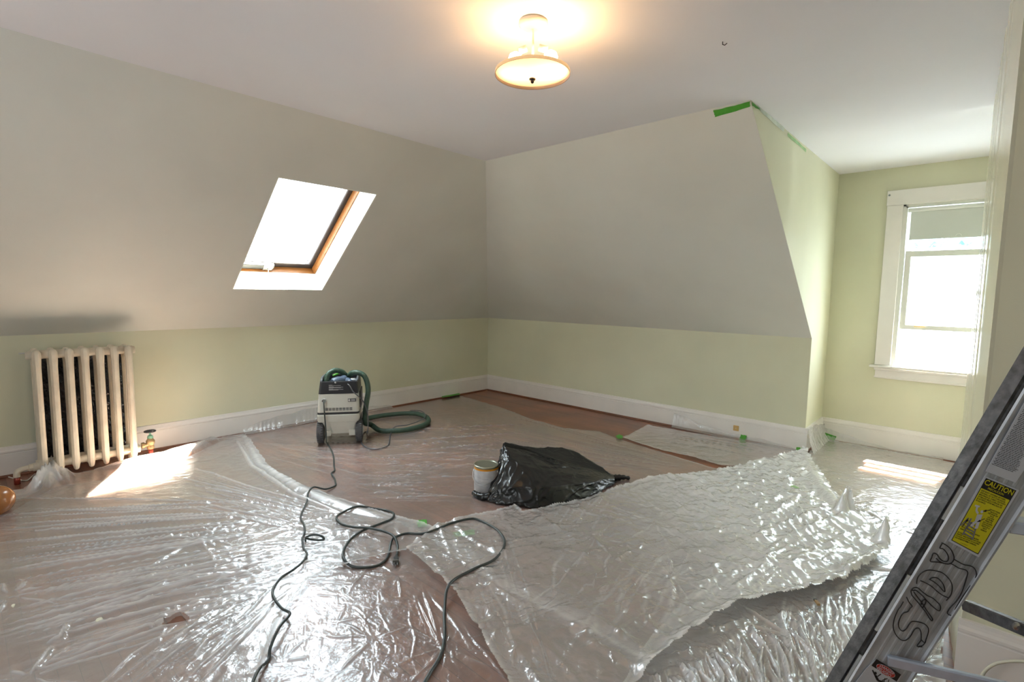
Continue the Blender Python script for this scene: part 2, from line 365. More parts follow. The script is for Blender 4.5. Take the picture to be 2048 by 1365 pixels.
def sash(nm, y, za, zb, xa, xb, st=.045, rb=.05, rt=.05):
    o = MB().box(((xa + xb) / 2, y, za + rb / 2), (xb - xa, .034, rb)).box(((xa + xb) / 2, y, zb - rt / 2), (xb - xa, .034, rt)).box((xa + st / 2, y, (za + zb) / 2), (st, .033, zb - za)).box((xb - st / 2, y, (za + zb) / 2), (st, .033, zb - za)).build(nm, M_SASH, w2, bevel=.003)
    MB().box(((xa + xb) / 2, y, (za + zb) / 2), (xb - xa - .08, .004, zb - za - .08)).build('pane', M_GLASS, o); return o
s1 = sash('lower_sash', YD + .036, 1.098, 1.776, WX0 + .036, WX1 - .036, .042, .040, .050)
sash('upper_sash', YD + .090, 1.40, 2.155, WX0 + .030, WX1 - .030, .040, .045, .05)
MB().box((4.66, YD + .016, 1.128), (.075, .010, .012)).build('sash_lift', mat('brass_lift', (.7, .5, .22), .35, .6), s1, bevel=.002)
bl = MB().tube([(WX0 + .035, YD + .0, 2.122), (WX1 - .035, YD + .0, 2.122)], .016, 16).build('roller_blind', M_WHITE, w2, smooth=True)
M_BLIND = mat('blind_fabric', (.62, .64, .60), .8); MB().box(((WX0 + WX1) / 2 + .008, YD + .012, 1.995), (WX1 - WX0 - .092, .0025, .245)).box(((WX0 + WX1) / 2 + .008, YD + .012, 1.880), (WX1 - WX0 - .092, .008, .018)).build('blind_fabric', M_BLIND, bl)
MB().tube([(4.86 + .018 * math.cos(a), YD + .004, 1.885 + .018 * math.sin(a)) for a in [i * .35 for i in range(10)]], .002, 6).build('pull_ring', M_WHITE, bl)
MB().lathe([(.0, 0), (.008, .001), (.008, .004), (0, .006)], (4.377, YD - .027, 2.262), (0, -1, 0), 12).build('nail_plug', mat('grey_patch', (.25, .27, .27), .6), w2)
# outside: unseen eave added to cut off the sun patch, neighbouring house, tree
ev = struct(MB().prism([(3.7, YD + .15, 2.42), (5.7, YD + .15, 2.42), (5.7, YD + .52, 2.33), (3.7, YD + .52, 2.33)], (0, 0, .1)), 'sun_cut_eave', M_WHITE)

M_HOUSE = mat('white_siding', (.85, .85, .84), .6)
nb = empty('neighbouring_house', (5.5, 7.5, -4), 'white clapboard house seen through the dormer window', 'house')
mb = MB(); mb.prism([(0, 7.5, -4), (11, 7.5, -4), (11, 7.5, 2.32), (0, 7.5, 2.32)], (0, 4, 0)); mb.build('house_wall', M_HOUSE, nb)
for k in range(32):
    z = -1.4 + k * .115
    MB().prism([(0, 7.48, z), (0, 7.455, z), (0, 7.478, z + .115), (0, 7.48, z + .115)], (11, 0, 0)).build('clapboard', M_HOUSE, nb)
mb = MB(); mb.prism([(4.80, 7.3, 2.26), (4.76, 7.3, 2.33), (6.0, 7.3, 3.35), (11, 7.3, 3.35), (11, 7.3, 2.26)], (0, 4, 0)); mb.build('gable_roof', mat('pale_roof', (.8, .8, .8), .7), nb)
tr_ = empty('leafy_tree', (4.5, 16, -4), 'leafy tree standing behind the white neighbouring house', 'tree')
M_LEAF = mat('pale_leaves', (.10, .20, .22), .5, noise=.5, nscale=3)
mb = MB()
for k in range(5200):
    a = rng.normal(size=3); a /= np.linalg.norm(a); rr = 5.2 * rng.random() ** .25
    c = Vector((4.2 + a[0] * rr * 1.1, 17 + a[1] * rr * .6, 3.4 + a[2] * rr * .8)); s_ = .16 + .14 * rng.random()
    u = Vector(rng.normal(size=3)).normalized(); v = u.orthogonal().normalized()
    mb.add([c - u * s_, c + v * s_ * .5, c + u * s_, c - v * s_ * .5], [(0, 1, 2, 3)])
o = mb.build('foliage', M_LEAF, tr_); o['kind'] = 'stuff'
MB().tube([(4.2, 17, -4), (4.3, 17, 0), (4.2, 17, 3)], .28, 10, rf=lambda i, L: .34 - .09 * i).build('trunk', M_STAIN, tr_)

# ---------------------------------------------------------------- ceiling lamp
LX, LY = 3.592, -3.302
lamp = empty('ceiling_lamp', (LX, LY, H), 'round semi-flush ceiling lamp with a shallow cream glass dish, lit', 'lamp')
M_BRASS = mat('dark_bronze', (.05, .04, .035), .35, .8); M_LW = mat('lamp_white_metal', (.8, .75, .65), .4)
M_DISH = bpy.data.materials.new('lit_glass_dish'); M_DISH.use_nodes = True; nt = M_DISH.node_tree; nt.nodes.clear()
out = nt.nodes.new('ShaderNodeOutputMaterial'); tl = nt.nodes.new('ShaderNodeBsdfTranslucent'); tl.inputs[0].default_value = (.78, .60, .38, 1)
df = nt.nodes.new('ShaderNodeBsdfDiffuse'); df.inputs[0].default_value = (.75, .62, .45, 1); em = nt.nodes.new('ShaderNodeEmission'); em.inputs[0].default_value = (1, .66, .33, 1); em.inputs[1].default_value = .45
mx = nt.nodes.new('ShaderNodeMixShader'); mx.inputs[0].default_value = .55; nt.links.new(df.outputs[0], mx.inputs[1]); nt.links.new(tl.outputs[0], mx.inputs[2])
ad = nt.nodes.new('ShaderNodeAddShader'); nt.links.new(mx.outputs[0], ad.inputs[0]); nt.links.new(em.outputs[0], ad.inputs[1]); nt.links.new(ad.outputs[0], out.inputs[0])
R_ = .158
prof = [(.004, -.006), (.05, -.005), (.10, -.002), (.14, .001), (R_, .003), (R_ + .001, -.002), (R_ + .001, -.010)]
MB().lathe(prof, (LX, LY, 2.296), n=64, cap=False).build('glass_dish', M_DISH, lamp, smooth=True)
M_RIM = mat('dish_rim', (.42, .32, .24), .5)
MB().lathe([(R_ - .002, .001), (R_ - .002, -.010), (R_ + .001, -.011)], (LX, LY, 2.296), n=64, cap=False).build('dish_rim', M_RIM, lamp, smooth=True)
MB().lathe([(0, -.045), (.005, -.044), (.008, -.038), (.006, -.033), (.013, -.031), (.014, -.026), (0, -.02)], (LX, LY, 2.296), n=20).build('finial', M_BRASS, lamp, smooth=True)
MB().lathe([(.003, 0), (.06, 0), (.062, -.012), (.045, -.024), (.012, -.03), (.004, -.03), (.004, -.2)], (LX, LY, H), n=32, cap=False).build('canopy', M_LW, lamp, smooth=True)
for dx, dy, ep in ((.06, .045, 165), (-.062, -.04, 95)):
    M_BULB = mat('lit_bulb', (1, .8, .5), .4, emis=(1, .60, .27, ep))
    s_ = MB().tube([(LX + dx * .35, LY + dy * .35, 2.395), (LX + dx * .8, LY + dy * .8, 2.385)], .014, 12).build('socket', M_LW, lamp, smooth=True)
    MB().lathe([(0, -.03), (.016, -.026), (.027, -.01), (.03, .006), (.024, .022), (.012, .03), (0, .031)], (LX + dx, LY + dy, 2.350), n=20).build('bulb', M_BULB, s_, smooth=True)
hk = MB().tube([(4.5, -2.55, H), (4.5, -2.55, H - .012), (4.51, -2.55, H - .018), (4.52, -2.55, H - .012)], .002, 6).build('ceiling_hook', M_BRASS)
P = PL(1450, 82, (0, 0, H), (0, 0, 1)); hk.location = P - Vector((4.51, -2.55, H)); tag(hk, 'tiny dark hook left in the ceiling right of the lamp', 'hook')

# ---------------------------------------------------------------- radiator
rad = empty('radiator', (.22, -4.4, 0), 'old cream cast-iron column radiator with seven sections by the left wall', 'radiator')
def hexring(cx, cy, z, rx, ry, n=8):
    return [Vector((cx + rx * math.cos(2 * math.pi * (k + .5) / n), cy + ry * math.sin(2 * math.pi * (k + .5) / n), z)) for k in range(n)]
ys = [-4.655 + i * .0865 for i in range(7)]
for i, y in enumerate(ys):
    mb = MB(); foot = i in (0, 6); zb = .085
    for cx in (.285, .145):
        rr = [(zb - .05, .006, .006), (zb - .04, .022, .016), (zb, .03, .024), (zb + .05, .0295, .0235), (.45, .029, .023), (.80, .030, .0235), (.875, .033, .027), (.905, .030, .026), (.922, .018, .016), (.926, .004, .004)]
        mb.loft([hexring(cx, y, z, a, b) for z, a, b in rr])
        if foot: mb.loft([hexring(cx, y, z, a, b) for z, a, b in ((0.0, .020, .018), (.02, .016, .014), (.06, .024, .018), (.1, .028, .022))])
    for z, r in ((.885, .034), (.10, .032)):     # header lobes joining the two columns
        mb.loft([[Vector((x, y + r * .72 * math.cos(2 * math.pi * k / 12), z + r * math.sin(2 * math.pi * k / 12))) for k in range(12)] for x in (.14, .215, .29)])
    mb.build('section', M_IVORY, rad, bevel=.002)
for z, x in ((.885, .25), (.885, .18), (.10, .25), (.10, .18)):
    MB().tube([(x, ys[0] - (.055 if x > .2 else .035), z), (x, ys[-1] + .045, z)], .027 if z > .5 else .030, 12).build('header', M_IVORY, rad, smooth=True)
MB().tube([(.25, ys[0] - .085, .905), (.25, ys[0] - .055, .905)], .004, 8).build('bleed_valve', M_STEEL, rad)
pv = MB().tube(smooth_path([(.25, ys[0] - .03, .10), (.25, ys[0] - .10, .10), (.25, ys[0] - .135, .085), (.25, ys[0] - .14, .05)], 6), .019, 12).build('inlet_elbow', M_IVORY, rad, smooth=True)
MB().lathe([(.026, 0), (.026, .025), (.02, .03)], (.25, ys[0] - .05, .10), (0, -1, 0), 8).build('union_nut', M_IVORY, pv)
M_PIPE = mat('red_brown_pipe', (.22, .03, .015), .4); MB().tube([(.25, ys[0] - .14, .06), (.25, ys[0] - .14, 0)], .017, 12).build('riser_pipe', M_PIPE, pv, smooth=True)
M_VB = mat('old_brass', (.30, .20, .10), .45, .6, noise=.3, nscale=20); M_VG = mat('verdigris', (.12, .26, .18), .6)
V = Vector((.25, -4.02, 0)); va = empty('radiator_valve', V, 'tarnished brass radiator valve with black hand wheel beside the radiator', 'valve')
MB().tube([V + Vector((0, 0, 0)), V + Vector((0, 0, .085))], .017, 12).build('riser_pipe', M_PIPE, va, smooth=True)
b_ = MB().lathe([(.018, .08), (.026, .085), (.026, .10), (.022, .115), (.030, .13), (.030, .15), (.02, .165), (.018, .17)], V, n=14); b_.tube([V + Vector((0, 0, .125)), V + Vector((0, -.06, .115))], .017, 12); b_.lathe([(.024, .04), (.024, .06)], V + Vector((0, 0, .12)), (0, -1, 0), 8)
b_.build('valve_body', M_VB, va, bevel=.002)
MB().lathe([(.018, .168), (.022, .172), (.018, .19), (.008, .195), (.006, .225)], V, n=12).build('packing_nut', M_VG, va, bevel=.001)
hw = MB().tube([V + Vector((.036 * math.cos(a), .036 * math.sin(a), .225)) for a in [2 * math.pi * i / 24 for i in range(24)]], .006, 8, closed=True)
for a in (0, 2.1, 4.2): hw.tube([V + Vector((0, 0, .227)), V + Vector((.034 * math.cos(a), .034 * math.sin(a), .225))], .004, 6)
hw.lathe([(.010, .218), (.012, .224), (.008, .234), (0, .236)], V, n=12); hw.build('hand_wheel', M_BLACK, va, smooth=True)
# black crumpled film hung behind the columns
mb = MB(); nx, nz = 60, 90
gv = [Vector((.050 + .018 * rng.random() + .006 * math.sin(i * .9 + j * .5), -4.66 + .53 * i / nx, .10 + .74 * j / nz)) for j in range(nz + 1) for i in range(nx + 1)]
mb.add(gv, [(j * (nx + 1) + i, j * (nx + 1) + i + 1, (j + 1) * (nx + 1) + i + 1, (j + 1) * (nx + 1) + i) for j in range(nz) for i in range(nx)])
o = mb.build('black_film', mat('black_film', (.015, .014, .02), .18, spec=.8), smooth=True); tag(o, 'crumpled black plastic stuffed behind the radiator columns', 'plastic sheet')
o = MB().tube(smooth_path([FP(-60, 955, .004), FP(0, 952, .004), FP(30, 958, .004), FP(52, 962, .004), FP(66, 952, .01), FP(70, 948, .02)], 6), .004, 8).build('white_cable', M_WHITE, smooth=True)
tag(o, 'white cable on the floor at the left of the radiator', 'cable')
c = FP(-6, 1033, .0); o = MB().lathe([(0, 0)] + [(.088 * math.sin(a), .088 - .088 * math.cos(a)) for a in [math.pi * i / 16 for i in range(1, 16)]] + [(0, .176)], (c.x, c.y, .006), n=28).build('wooden_ball', mat('varnished_wood', (.36, .13, .03), .22, noise=.25, nscale=6, coat=.5), smooth=True)
tag(o, 'varnished round wooden ball finial at the left edge of the picture', 'finial')

# ---------------------------------------------------------------- plastic sheets on the floor
def vnoise(x, y, seed):
    """perlin gradient noise on arrays"""
    r = np.random.default_rng(seed); perm = r.permutation(512); ang = r.random(512) * 2 * np.pi
    gx, gy = np.cos(ang), np.sin(ang); xi = np.floor(x).astype(int); yi = np.floor(y).astype(int); xf = x - xi; yf = y - yi
    def g(i, j, dx, dy):
        h = perm[(perm[(i) & 511] + j) & 511]; return gx[h] * dx + gy[h] * dy
    u = xf ** 3 * (xf * (xf * 6 - 15) + 10); v = yf ** 3 * (yf * (yf * 6 - 15) + 10)
    a = g(xi, yi, xf, yf) * (1 - u) + g(xi + 1, yi, xf - 1, yf) * u; b = g(xi, yi + 1, xf, yf - 1) * (1 - u) + g(xi + 1, yi + 1, xf - 1, yf - 1) * u
    return a * (1 - v) + b * v
def crease(x, y, seed, warp=.25):
    wx = vnoise(x * .7, y * .7, seed + 50) * warp * 3; wy = vnoise(x * .7 + 9, y * .7, seed + 51) * warp * 3
    return np.clip(1 - np.abs(vnoise(x + wx, y + wy, seed)) * 3.2, 0, 1) ** 2
def sharp(x, y, seed, k=7.0, warp=.5):
    wx = vnoise(x * .8, y * .8, seed + 60) * warp; wy = vnoise(x * .8 + 9, y * .8, seed + 61) * warp
    gate = np.clip(vnoise(x * .45 + 3, y * .45, seed + 62) * 3 + .6, 0, 1)
    return np.clip(1 - np.abs(vnoise(x + wx, y + wy, seed)) * k, 0, 1) * gate
def inside(px, py, poly):
    r = np.zeros(px.shape, bool); n = len(poly); j = n - 1
    for i in range(n):
        xi, yi = poly[i]; xj, yj = poly[j]
        with np.errstate(divide='ignore', invalid='ignore'):
            c = ((yi > py) != (yj > py)) & (px < (xj - xi) * (py - yi) / (yj - yi + 1e-12) + xi)
        r ^= c; j = i
    return r
def edgedist(px, py, poly, closed=True):
    best = np.full(px.shape, 1e9); bx = np.zeros(px.shape); by = np.zeros(px.shape); n = len(poly)
    for i in range(n if closed else n - 1):
        ax, ay = poly[i]; cx, cy = poly[(i + 1) % n]; dx, dy = cx - ax, cy - ay; L = dx * dx + dy * dy + 1e-12
        t = np.clip(((px - ax) * dx + (py - ay) * dy) / L, 0, 1); qx = ax + t * dx; qy = ay + t * dy
        d = np.hypot(px - qx, py - qy); mk = d < best; best = np.where(mk, d, best); bx = np.where(mk, qx, bx); by = np.where(mk, qy, by)
    return best, bx, by
# polar sampling grid of the floor, finer near the viewer where wrinkles are largest
NR, NT = 620, 860
RR = 1.15 * (7.6 / 1.15) ** (np.arange(NR) / (NR - 1)); yaw0 = math.atan2(FV[1], FV[0]); TH = yaw0 + np.linspace(math.radians(56), -math.radians(56), NT)
GX = CAM[0] + RR[:, None] * np.cos(TH)[None]; GY = CAM[1] + RR[:, None] * np.sin(TH)[None]
def box_of(pts, m):
    r = [math.hypot(p[0] - CAM[0], p[1] - CAM[1]) for p in pts]; a = [math.atan2(p[1] - CAM[1], p[0] - CAM[0]) for p in pts]
    rmin = max(.9, min(r) - m); am = m / rmin
    i0 = np.searchsorted(RR, rmin); i1 = np.searchsorted(RR, max(r) + m); TT = -TH; j0 = np.searchsorted(TT, -(max(a) + am)); j1 = np.searchsorted(TT, -(min(a) - am))
    return slice(i0, i1), slice(j0, j1)
PLEAT = {}
def fold(Hm, pts, wd, ht, taper=True, flat=False):
    if not flat: ht *= 1.5; wd *= 1.15
    si, sj = box_of(pts, wd * 4)
    X = GX[si, sj]; Y = GY[si, sj]
    if X.size == 0: return
    best = np.full(X.shape, 1e9); tt = np.zeros(X.shape); n = len(pts) - 1
    for i in range(n):
        ax, ay = pts[i][:2]; cx, cy = pts[i + 1][:2]; dx, dy = cx - ax, cy - ay; L = dx * dx + dy * dy + 1e-12
        t = np.clip(((X - ax) * dx + (Y - ay) * dy) / L, 0, 1); d = np.hypot(X - ax - t * dx, Y - ay - t * dy)
        mk = d < best; best = np.where(mk, d, best); tt = np.where(mk, (i + t) / n, tt)
    tp = np.sin(np.pi * np.clip(tt, .02, .98)) ** .5 if taper else 1.0
    ww = wd * (.5 + .5 * tp)
    sh = np.exp(-(best / ww) ** 2) if flat else np.clip(1 - best / (ww * 1.9), 0, 1) ** 1.6
    Hm[si, sj] = np.maximum(Hm[si, sj], ht * tp * sh)
    pl_ = PLEAT.setdefault(id(Hm), np.zeros(GX.shape)); core = np.clip(1 - best / (ww * .9), 0, 1)
    pl_[si, sj] = np.maximum(pl_[si, sj], tp * core * min(1, ht / .022))
def pf(*pxs): return [FP(a, b)[:2] for a, b in pxs]
def jit(p, s): return (p[0] + rng.normal() * s, p[1] + rng.normal() * s)
def bent(a, b, k=3, s=.01):
    out = []
    for i in range(k + 1):
        t = i / k; p = (a[0] + (b[0] - a[0]) * t, a[1] + (b[1] - a[1]) * t); out.append(jit(p, s if 0 < i < k else 0))
    return out
def star(Hm, px, py, n, r0, r1, ht, wd, a0=0, a1=2 * math.pi, ell=1.0):
    c = FP(px, py)[:2]
    for k in range(n):
        a = a0 + (a1 - a0) * (k + rng.random()) / n; L = r0 + (r1 - r0) * rng.random()
        e = (c[0] + math.cos(a) * L, c[1] + math.sin(a) * L * ell)
        fold(Hm, bent((c[0] + math.cos(a) * .02, c[1] + math.sin(a) * .02), e, 3, .006), wd * (.6 + .8 * rng.random()), ht * (.4 + .8 * rng.random()))
def fan(Hm, A0, A1, B0, B1, n, ht, wd, jp=14, s=.008, part=.0):
    """folds between two pixel segments A0-A1 and B0-B1"""
    for k in range(n):
        t = (k + rng.random()) / n
        a = (A0[0] + (A1[0] - A0[0]) * t + rng.normal() * jp, A0[1] + (A1[1] - A0[1]) * t + rng.normal() * jp * .4)
        b = (B0[0] + (B1[0] - B0[0]) * t + rng.normal() * jp, B0[1] + (B1[1] - B0[1]) * t + rng.normal() * jp * .4)
        if part:
            u = rng.random() * part; v = 1 - rng.random() * part; a, b = (a[0] + (b[0] - a[0]) * u, a[1] + (b[1] - a[1]) * u), (a[0] + (b[0] - a[0]) * v, a[1] + (b[1] - a[1]) * v)
        fold(Hm, bent(FP(*a)[:2], FP(*b)[:2], 4, s), wd * (.5 + rng.random()), ht * (.35 + .9 * rng.random()))

def base_relief(seed, amp, sc): return amp * (crease(GX * sc, GY * sc, seed) + .5 * crease(GX * sc * 2.3, GY * sc * 2.3, seed + 1))

# --- S1: back/middle sheet
H1 = .0015 + .0018 * (vnoise(GX * 2.1, GY * 2.1, 3) + .6) + base_relief(5, .0012, 6)
fan(H1, (560, 880), (700, 1000), (860, 880), (980, 1010), 44, .009, .006, 22, .01, .5)
fan(H1, (740, 870), (700, 960), (1120, 850), (1020, 960), 40, .009, .006, 30, .01, .5)
fan(H1, (930, 810), (860, 900), (1500, 950), (1380, 960), 30, .007, .008, 20, .012, .4)
fan(H1, (560, 870), (480, 900), (760, 900), (760, 980), 12, .006, .008, 20)
for px_, py_, n_ in ((747, 1279, 12), (894, 1295, 14), (795, 1150, 10), (640, 1260, 8), (560, 1330, 12), (1000, 1340, 9), (690, 1200, 7)):
    star(H1, px_, py_, n_, .06, .30, .006, .007)
fan(H1, (800, 1120), (880, 1190), (880, 1365), (1050, 1400), 16, .006, .007, 14, .01, .3)
fan(H1, (560, 1180), (760, 1130), (520, 1400), (800, 1400), 14, .004, .006, 40, .012, .6)
H1[:] = np.maximum(H1, .001)
# --- S4: dormer and lower right sheet
H4 = .003 + .003 * (vnoise(GX * 2.4, GY * 2.4, 13) + .6) + base_relief(15, .003, 5)
H4 += .005 * np.clip((-GY - 1.6) / 1.2, 0, 1) * crease(GX * 11, GY * 9, 19)
fan(H4, (1862, 1032), (1875, 1045), (1640, 985), (1690, 1130), 26, .009, .009, 8, .006, .15)
fan(H4, (1650, 890), (1640, 960), (1900, 930), (1880, 1010), 22, .006, .009, 20, .01, .4)
fan(H4, (1700, 1180), (1290, 1350), (1740, 1365), (1380, 1500), 80, .022, .012, 16, .012, .25)
star(H4, 1790, 1060, 14, .08, .3, .012, .012); star(H4, 1600, 1290, 12, .06, .3, .014, .012); star(H4, 1840, 1150, 12, .06, .3, .014, .012)
fan(H4, (1600, 1200), (1700, 1150), (1560, 1500), (1700, 1420), 26, .014, .011, 20, .015, .3)
# --- S5: strip along the back baseboard
H5 = .004 + .003 * (vnoise(GX * 3, GY * 3, 23) + .6) + base_relief(25, .003, 6)
fan(H5, (1290, 870), (1310, 855), (1590, 930), (1600, 905), 14, .010, .010, 10, .01, .3)
# --- S2: left sheet
H2 = .003 + .003 * (vnoise(GX * 1.6, GY * 1.6, 33) + .6) + base_relief(35, .0018, 4.5)
fan(H2, (-40, 1010), (-40, 1320), (560, 1010), (640, 1110), 44, .016, .011, 14, .008, .12)
fan(H2, (-40, 1180), (-60, 1420), (640, 1110), (600, 1180), 30, .014, .012, 16, .010, .2)
fan(H2, (330, 925), (300, 1010), (660, 1025), (640, 1070), 26, .014, .010, 12, .010, .2)
fan(H2, (470, 1080), (300, 1365), (760, 1060), (560, 1200), 34, .010, .008, 20, .012, .35)
fan(H2, (150, 1420), (330, 1420), (480, 1180), (620, 1160), 20, .011, .010, 20, .012, .3)
star(H2, 399, 1085, 16, .08, .40, .012, .010); star(H2, 612, 1050, 14, .06, .3, .010, .008); star(H2, 20, 1200, 12, .1, .35, .012, .012)
star(H2, 345, 1240, 12, .05, .22, .014, .010); star(H2, 60, 1365, 12, .1, .4, .011, .012)
for q in ([(105, 960), (120, 945), (140, 975)], [(200, 945), (330, 925), (440, 885)], [(230, 960), (380, 920), (430, 880)]):
    fold(H2, pf(*q), .04, .075, flat=True)
for q in ([(98, 990), (104, 955), (112, 942)], [(112, 975), (108, 955), (104, 945)], [(60, 990), (95, 968), (125, 972)]):
    fold(H2, pf(*q), .05, .11, flat=True); fold(H2, pf(*q), .012, .10)
fold(H2, pf((490, 878), (520, 935), (600, 985), (700, 1022), (790, 1046)), .05, .022, flat=True)
fold(H2, pf((470, 880), (505, 940), (590, 1000), (690, 1035)), .03, .03, flat=True)
fold(H2, pf((90, 1300), (120, 1290), (135, 1255)), .015, .02); fold(H2, pf((60, 1365), (85, 1335), (105, 1300)), .015, .02)
# --- S3: doubled sheet on the right
H3 = .006 + .014 * np.clip(vnoise(GX * 1.7, GY * 1.7, 43) + .35, 0, 1) + base_relief(45, .005, 4)
rt = np.clip((GX * .73 + GY * .68 - 1.0) / 1.2, 0, 1)
H3 += (.002 + .012 * rt) * crease(GX * 8 + GY * 3, GY * 7, 47) + (.002 + .005 * rt) * crease(GX * 17, GY * 15, 49)
DU = GX * .30 + GY * .95; DV = GX * .95 - GY * .30       # folds run mostly towards the viewer
H3 += .010 * sharp(DV * 6.5, DU * 1.9, 143) + .007 * sharp(DV * 11, DU * 3.6, 144, 6) + (.003 + .006 * rt) * sharp(GX * 9, GY * 9, 145, 5) + .008 * sharp(DU * 5, DV * 1.6, 146, 8)
H4 += .006 * sharp(DV * 9, DU * 2.5, 153) * np.clip((-GY - .8) / 1.0, 0, 1) + .004 * sharp(GX * 10, GY * 10, 154, 5) * np.clip((-GY - 1.2) / 1.0, 0, 1)
H2 += .004 * sharp(GX * 6, GY * 6, 163, 6) + .0015 * sharp(GX * 13, GY * 13, 164, 5)
H1 += .0018 * sharp(GX * 8, GY * 8, 173, 6) * np.clip((-GY - 2.6) / .8, 0, 1)
for px_, py_, n_ in ((1190, 1095, 8), (1345, 1165, 14), (1480, 1170, 14), (1640, 1140, 14), (1600, 1000, 12), (1490, 1030, 12), (1560, 1080, 12), (1400, 1085, 10), (1310, 1060, 8)):
    star(H3, px_, py_, n_, .06, .32, .014, .009)
fan(H3, (1020, 1035), (1560, 930), (1230, 1060), (1700, 1060), 24, .014, .012, 26, .02, .3)
fan(H3, (1450, 950), (1600, 910), (1560, 1130), (1780, 1110), 26, .018, .014, 24, .025, .3)
fan(H3, (1180, 1110), (1420, 1090), (1040, 1240), (1290, 1330), 15, .016, .013, 26, .02, .35)
fan(H3, (1120, 1010), (1240, 990), (1060, 1070), (1200, 1080), 12, .012, .009, 18)
fan(H3, (900, 1100), (1010, 1050), (980, 1360), (1120, 1400), 18, .008, .008, 16, .012, .4)
fan(H3, (1550, 1100), (1750, 1100), (1330, 1280), (1500, 1230), 20, .018, .012, 20, .015, .3)
fold(H3, pf((1600, 905), (1640, 985), (1690, 1040), (1760, 1085)), .07, .05, flat=True)
for q in ([(1682, 1040), (1690, 1020), (1700, 1035)], [(1765, 1100), (1775, 1082), (1790, 1100)]):
    fold(H3, pf(*q), .035, .10, taper=False)
fold(H3, pf((860, 1085), (1000, 1190), (1200, 1290), (1300, 1350)), .02, .012, taper=False, flat=True)

P1 = [(905, 788), (1000, 815), (1060, 838), (1130, 858), (1165, 861), (1200, 864), (1240, 880), (1330, 908), (1430, 938), (1520, 948), (1620, 950), (1560, 1100), (1480, 1365), (1480, 1700), (-300, 1700), (-60, 1200), (-40, 1060), (110, 975), (300, 950), (440, 885), (505, 867), (640, 845), (740, 822)]
P2 = [(27, 988), (60, 980), (80, 968), (92, 945), (118, 945), (128, 958), (200, 943), (290, 926), (350, 905), (375, 896), (440, 872), (478, 862), (500, 880), (530, 925), (545, 945), (600, 975), (680, 1003), (730, 1018), (780, 1034), (830, 1046), (872, 1060), (860, 1075), (815, 1108), (740, 1124), (690, 1140), (620, 1168), (560, 1250), (520, 1365), (500, 1650), (-900, 1650), (-400, 1100), (-60, 1010)]
P3 = [(872, 1060), (940, 1042), (1005, 1030), (1030, 1020), (1045, 1036), (1110, 1022), (1160, 1012), (1220, 990), (1300, 966), (1370, 958), (1450, 946), (1520, 930), (1560, 920), (1612, 902), (1622, 925), (1660, 985), (1700, 1030), (1730, 1060), (1775, 1085), (1780, 1112), (1740, 1150), (1690, 1180), (1610, 1210), (1540, 1220), (1480, 1232), (1430, 1262), (1380, 1295), (1330, 1335), (1290, 1375), (1150, 1500), (1060, 1500), (1010, 1375), (960, 1290), (905, 1195), (850, 1145), (812, 1110)]
P4 = [(1613, 903), (1652, 876), (1780, 903), (1935, 935)]
W = [tuple(FP(a, b)[:2]) for a, b in P4]
W = [(XD + .04, -.04), (XD + .04, YD - .05), (4.25, YD - .03), (4.6, YD - .07), (XR - .05, YD - .05), (XR - .05, -.80), (5.005, -.86), (5.035, -2.2), (5.06, -2.68), (5.12, -3.2), (5.3, -4.6), (4.3, -4.6), tuple(FP(1150, 1700)[:2]), tuple(FP(1230, 1400)[:2]), tuple(FP(1300, 1280)[:2]), tuple(FP(1450, 1120)[:2]), tuple(FP(1560, 980)[:2])]
P5 = [(1243, 880), (1296, 852), (1306, 856), (1400, 872), (1500, 888), (1612, 903), (1600, 930), (1540, 942), (1440, 936), (1380, 918), (1320, 905)]
HOLE = [(322, 1266), (333, 1252), (356, 1236), (363, 1237), (378, 1250), (352, 1258)]
wpoly = lambda P: [tuple(FP(a, b)[:2]) for a, b in P]
def sheet(name, Hm, poly, m, z0, label, hole=None, haze=None, edge_lift=0, parent=None, pleat=.5):
    wob = .006
    bx = GX + wob * vnoise(GX * 9, GY * 9, 77) * 2; by = GY + wob * vnoise(GX * 9 + 5, GY * 9, 78) * 2
    ins = inside(bx, by, poly) & (GX > .045) & ((GY < -.03) | (GX > XD + .03)) & (GY < YD - .03)
    if hole is not None: ins &= ~inside(GX, GY, hole)
    q = ins[:-1, :-1] & ins[1:, :-1] & ins[:-1, 1:] & ins[1:, 1:]
    used = np.zeros(ins.shape, bool); used[:-1, :-1] |= q; used[1:, :-1] |= q; used[:-1, 1:] |= q; used[1:, 1:] |= q
    idx = -np.ones(ins.shape, int); idx[used] = np.arange(used.sum())
    Z = z0 + Hm
    hz = np.zeros(ins.shape) if haze is None else haze
    hz = hz + pleat * PLEAT.get(id(Hm), 0)
    if edge_lift:
        d, _, _ = edgedist(GX[used], GY[used], poly); e = np.zeros(ins.shape); e[used] = np.exp(-(d / .02) ** 2); Z = Z + edge_lift * e
        hz = hz + .28 * e
    V = np.stack([GX[used], GY[used], Z[used]], 1); qi, qj = np.nonzero(q)
    F4 = np.stack([idx[qi, qj], idx[qi + 1, qj], idx[qi + 1, qj + 1], idx[qi, qj + 1]], 1)[:, ::-1]
    me = bpy.data.meshes.new(name); n = len(F4)
    me.vertices.add(len(V)); me.vertices.foreach_set('co', V.astype(np.float32).ravel())
    me.loops.add(n * 4); me.loops.foreach_set('vertex_index', F4.astype(np.int32).ravel())
    me.polygons.add(n); me.polygons.foreach_set('loop_start', np.arange(n, dtype=np.int32) * 4); me.polygons.foreach_set('loop_total', np.full(n, 4, np.int32))
    me.update(calc_edges=True); me.polygons.foreach_set('use_smooth', np.ones(n, bool))
    at = me.attributes.new('haze', 'FLOAT', 'POINT'); at.data.foreach_set('value', hz[used].astype(np.float32))
    me.materials.append(m); o = bpy.data.objects.new(name, me); link(o, parent); tag(o, label, 'plastic sheet')
    return o
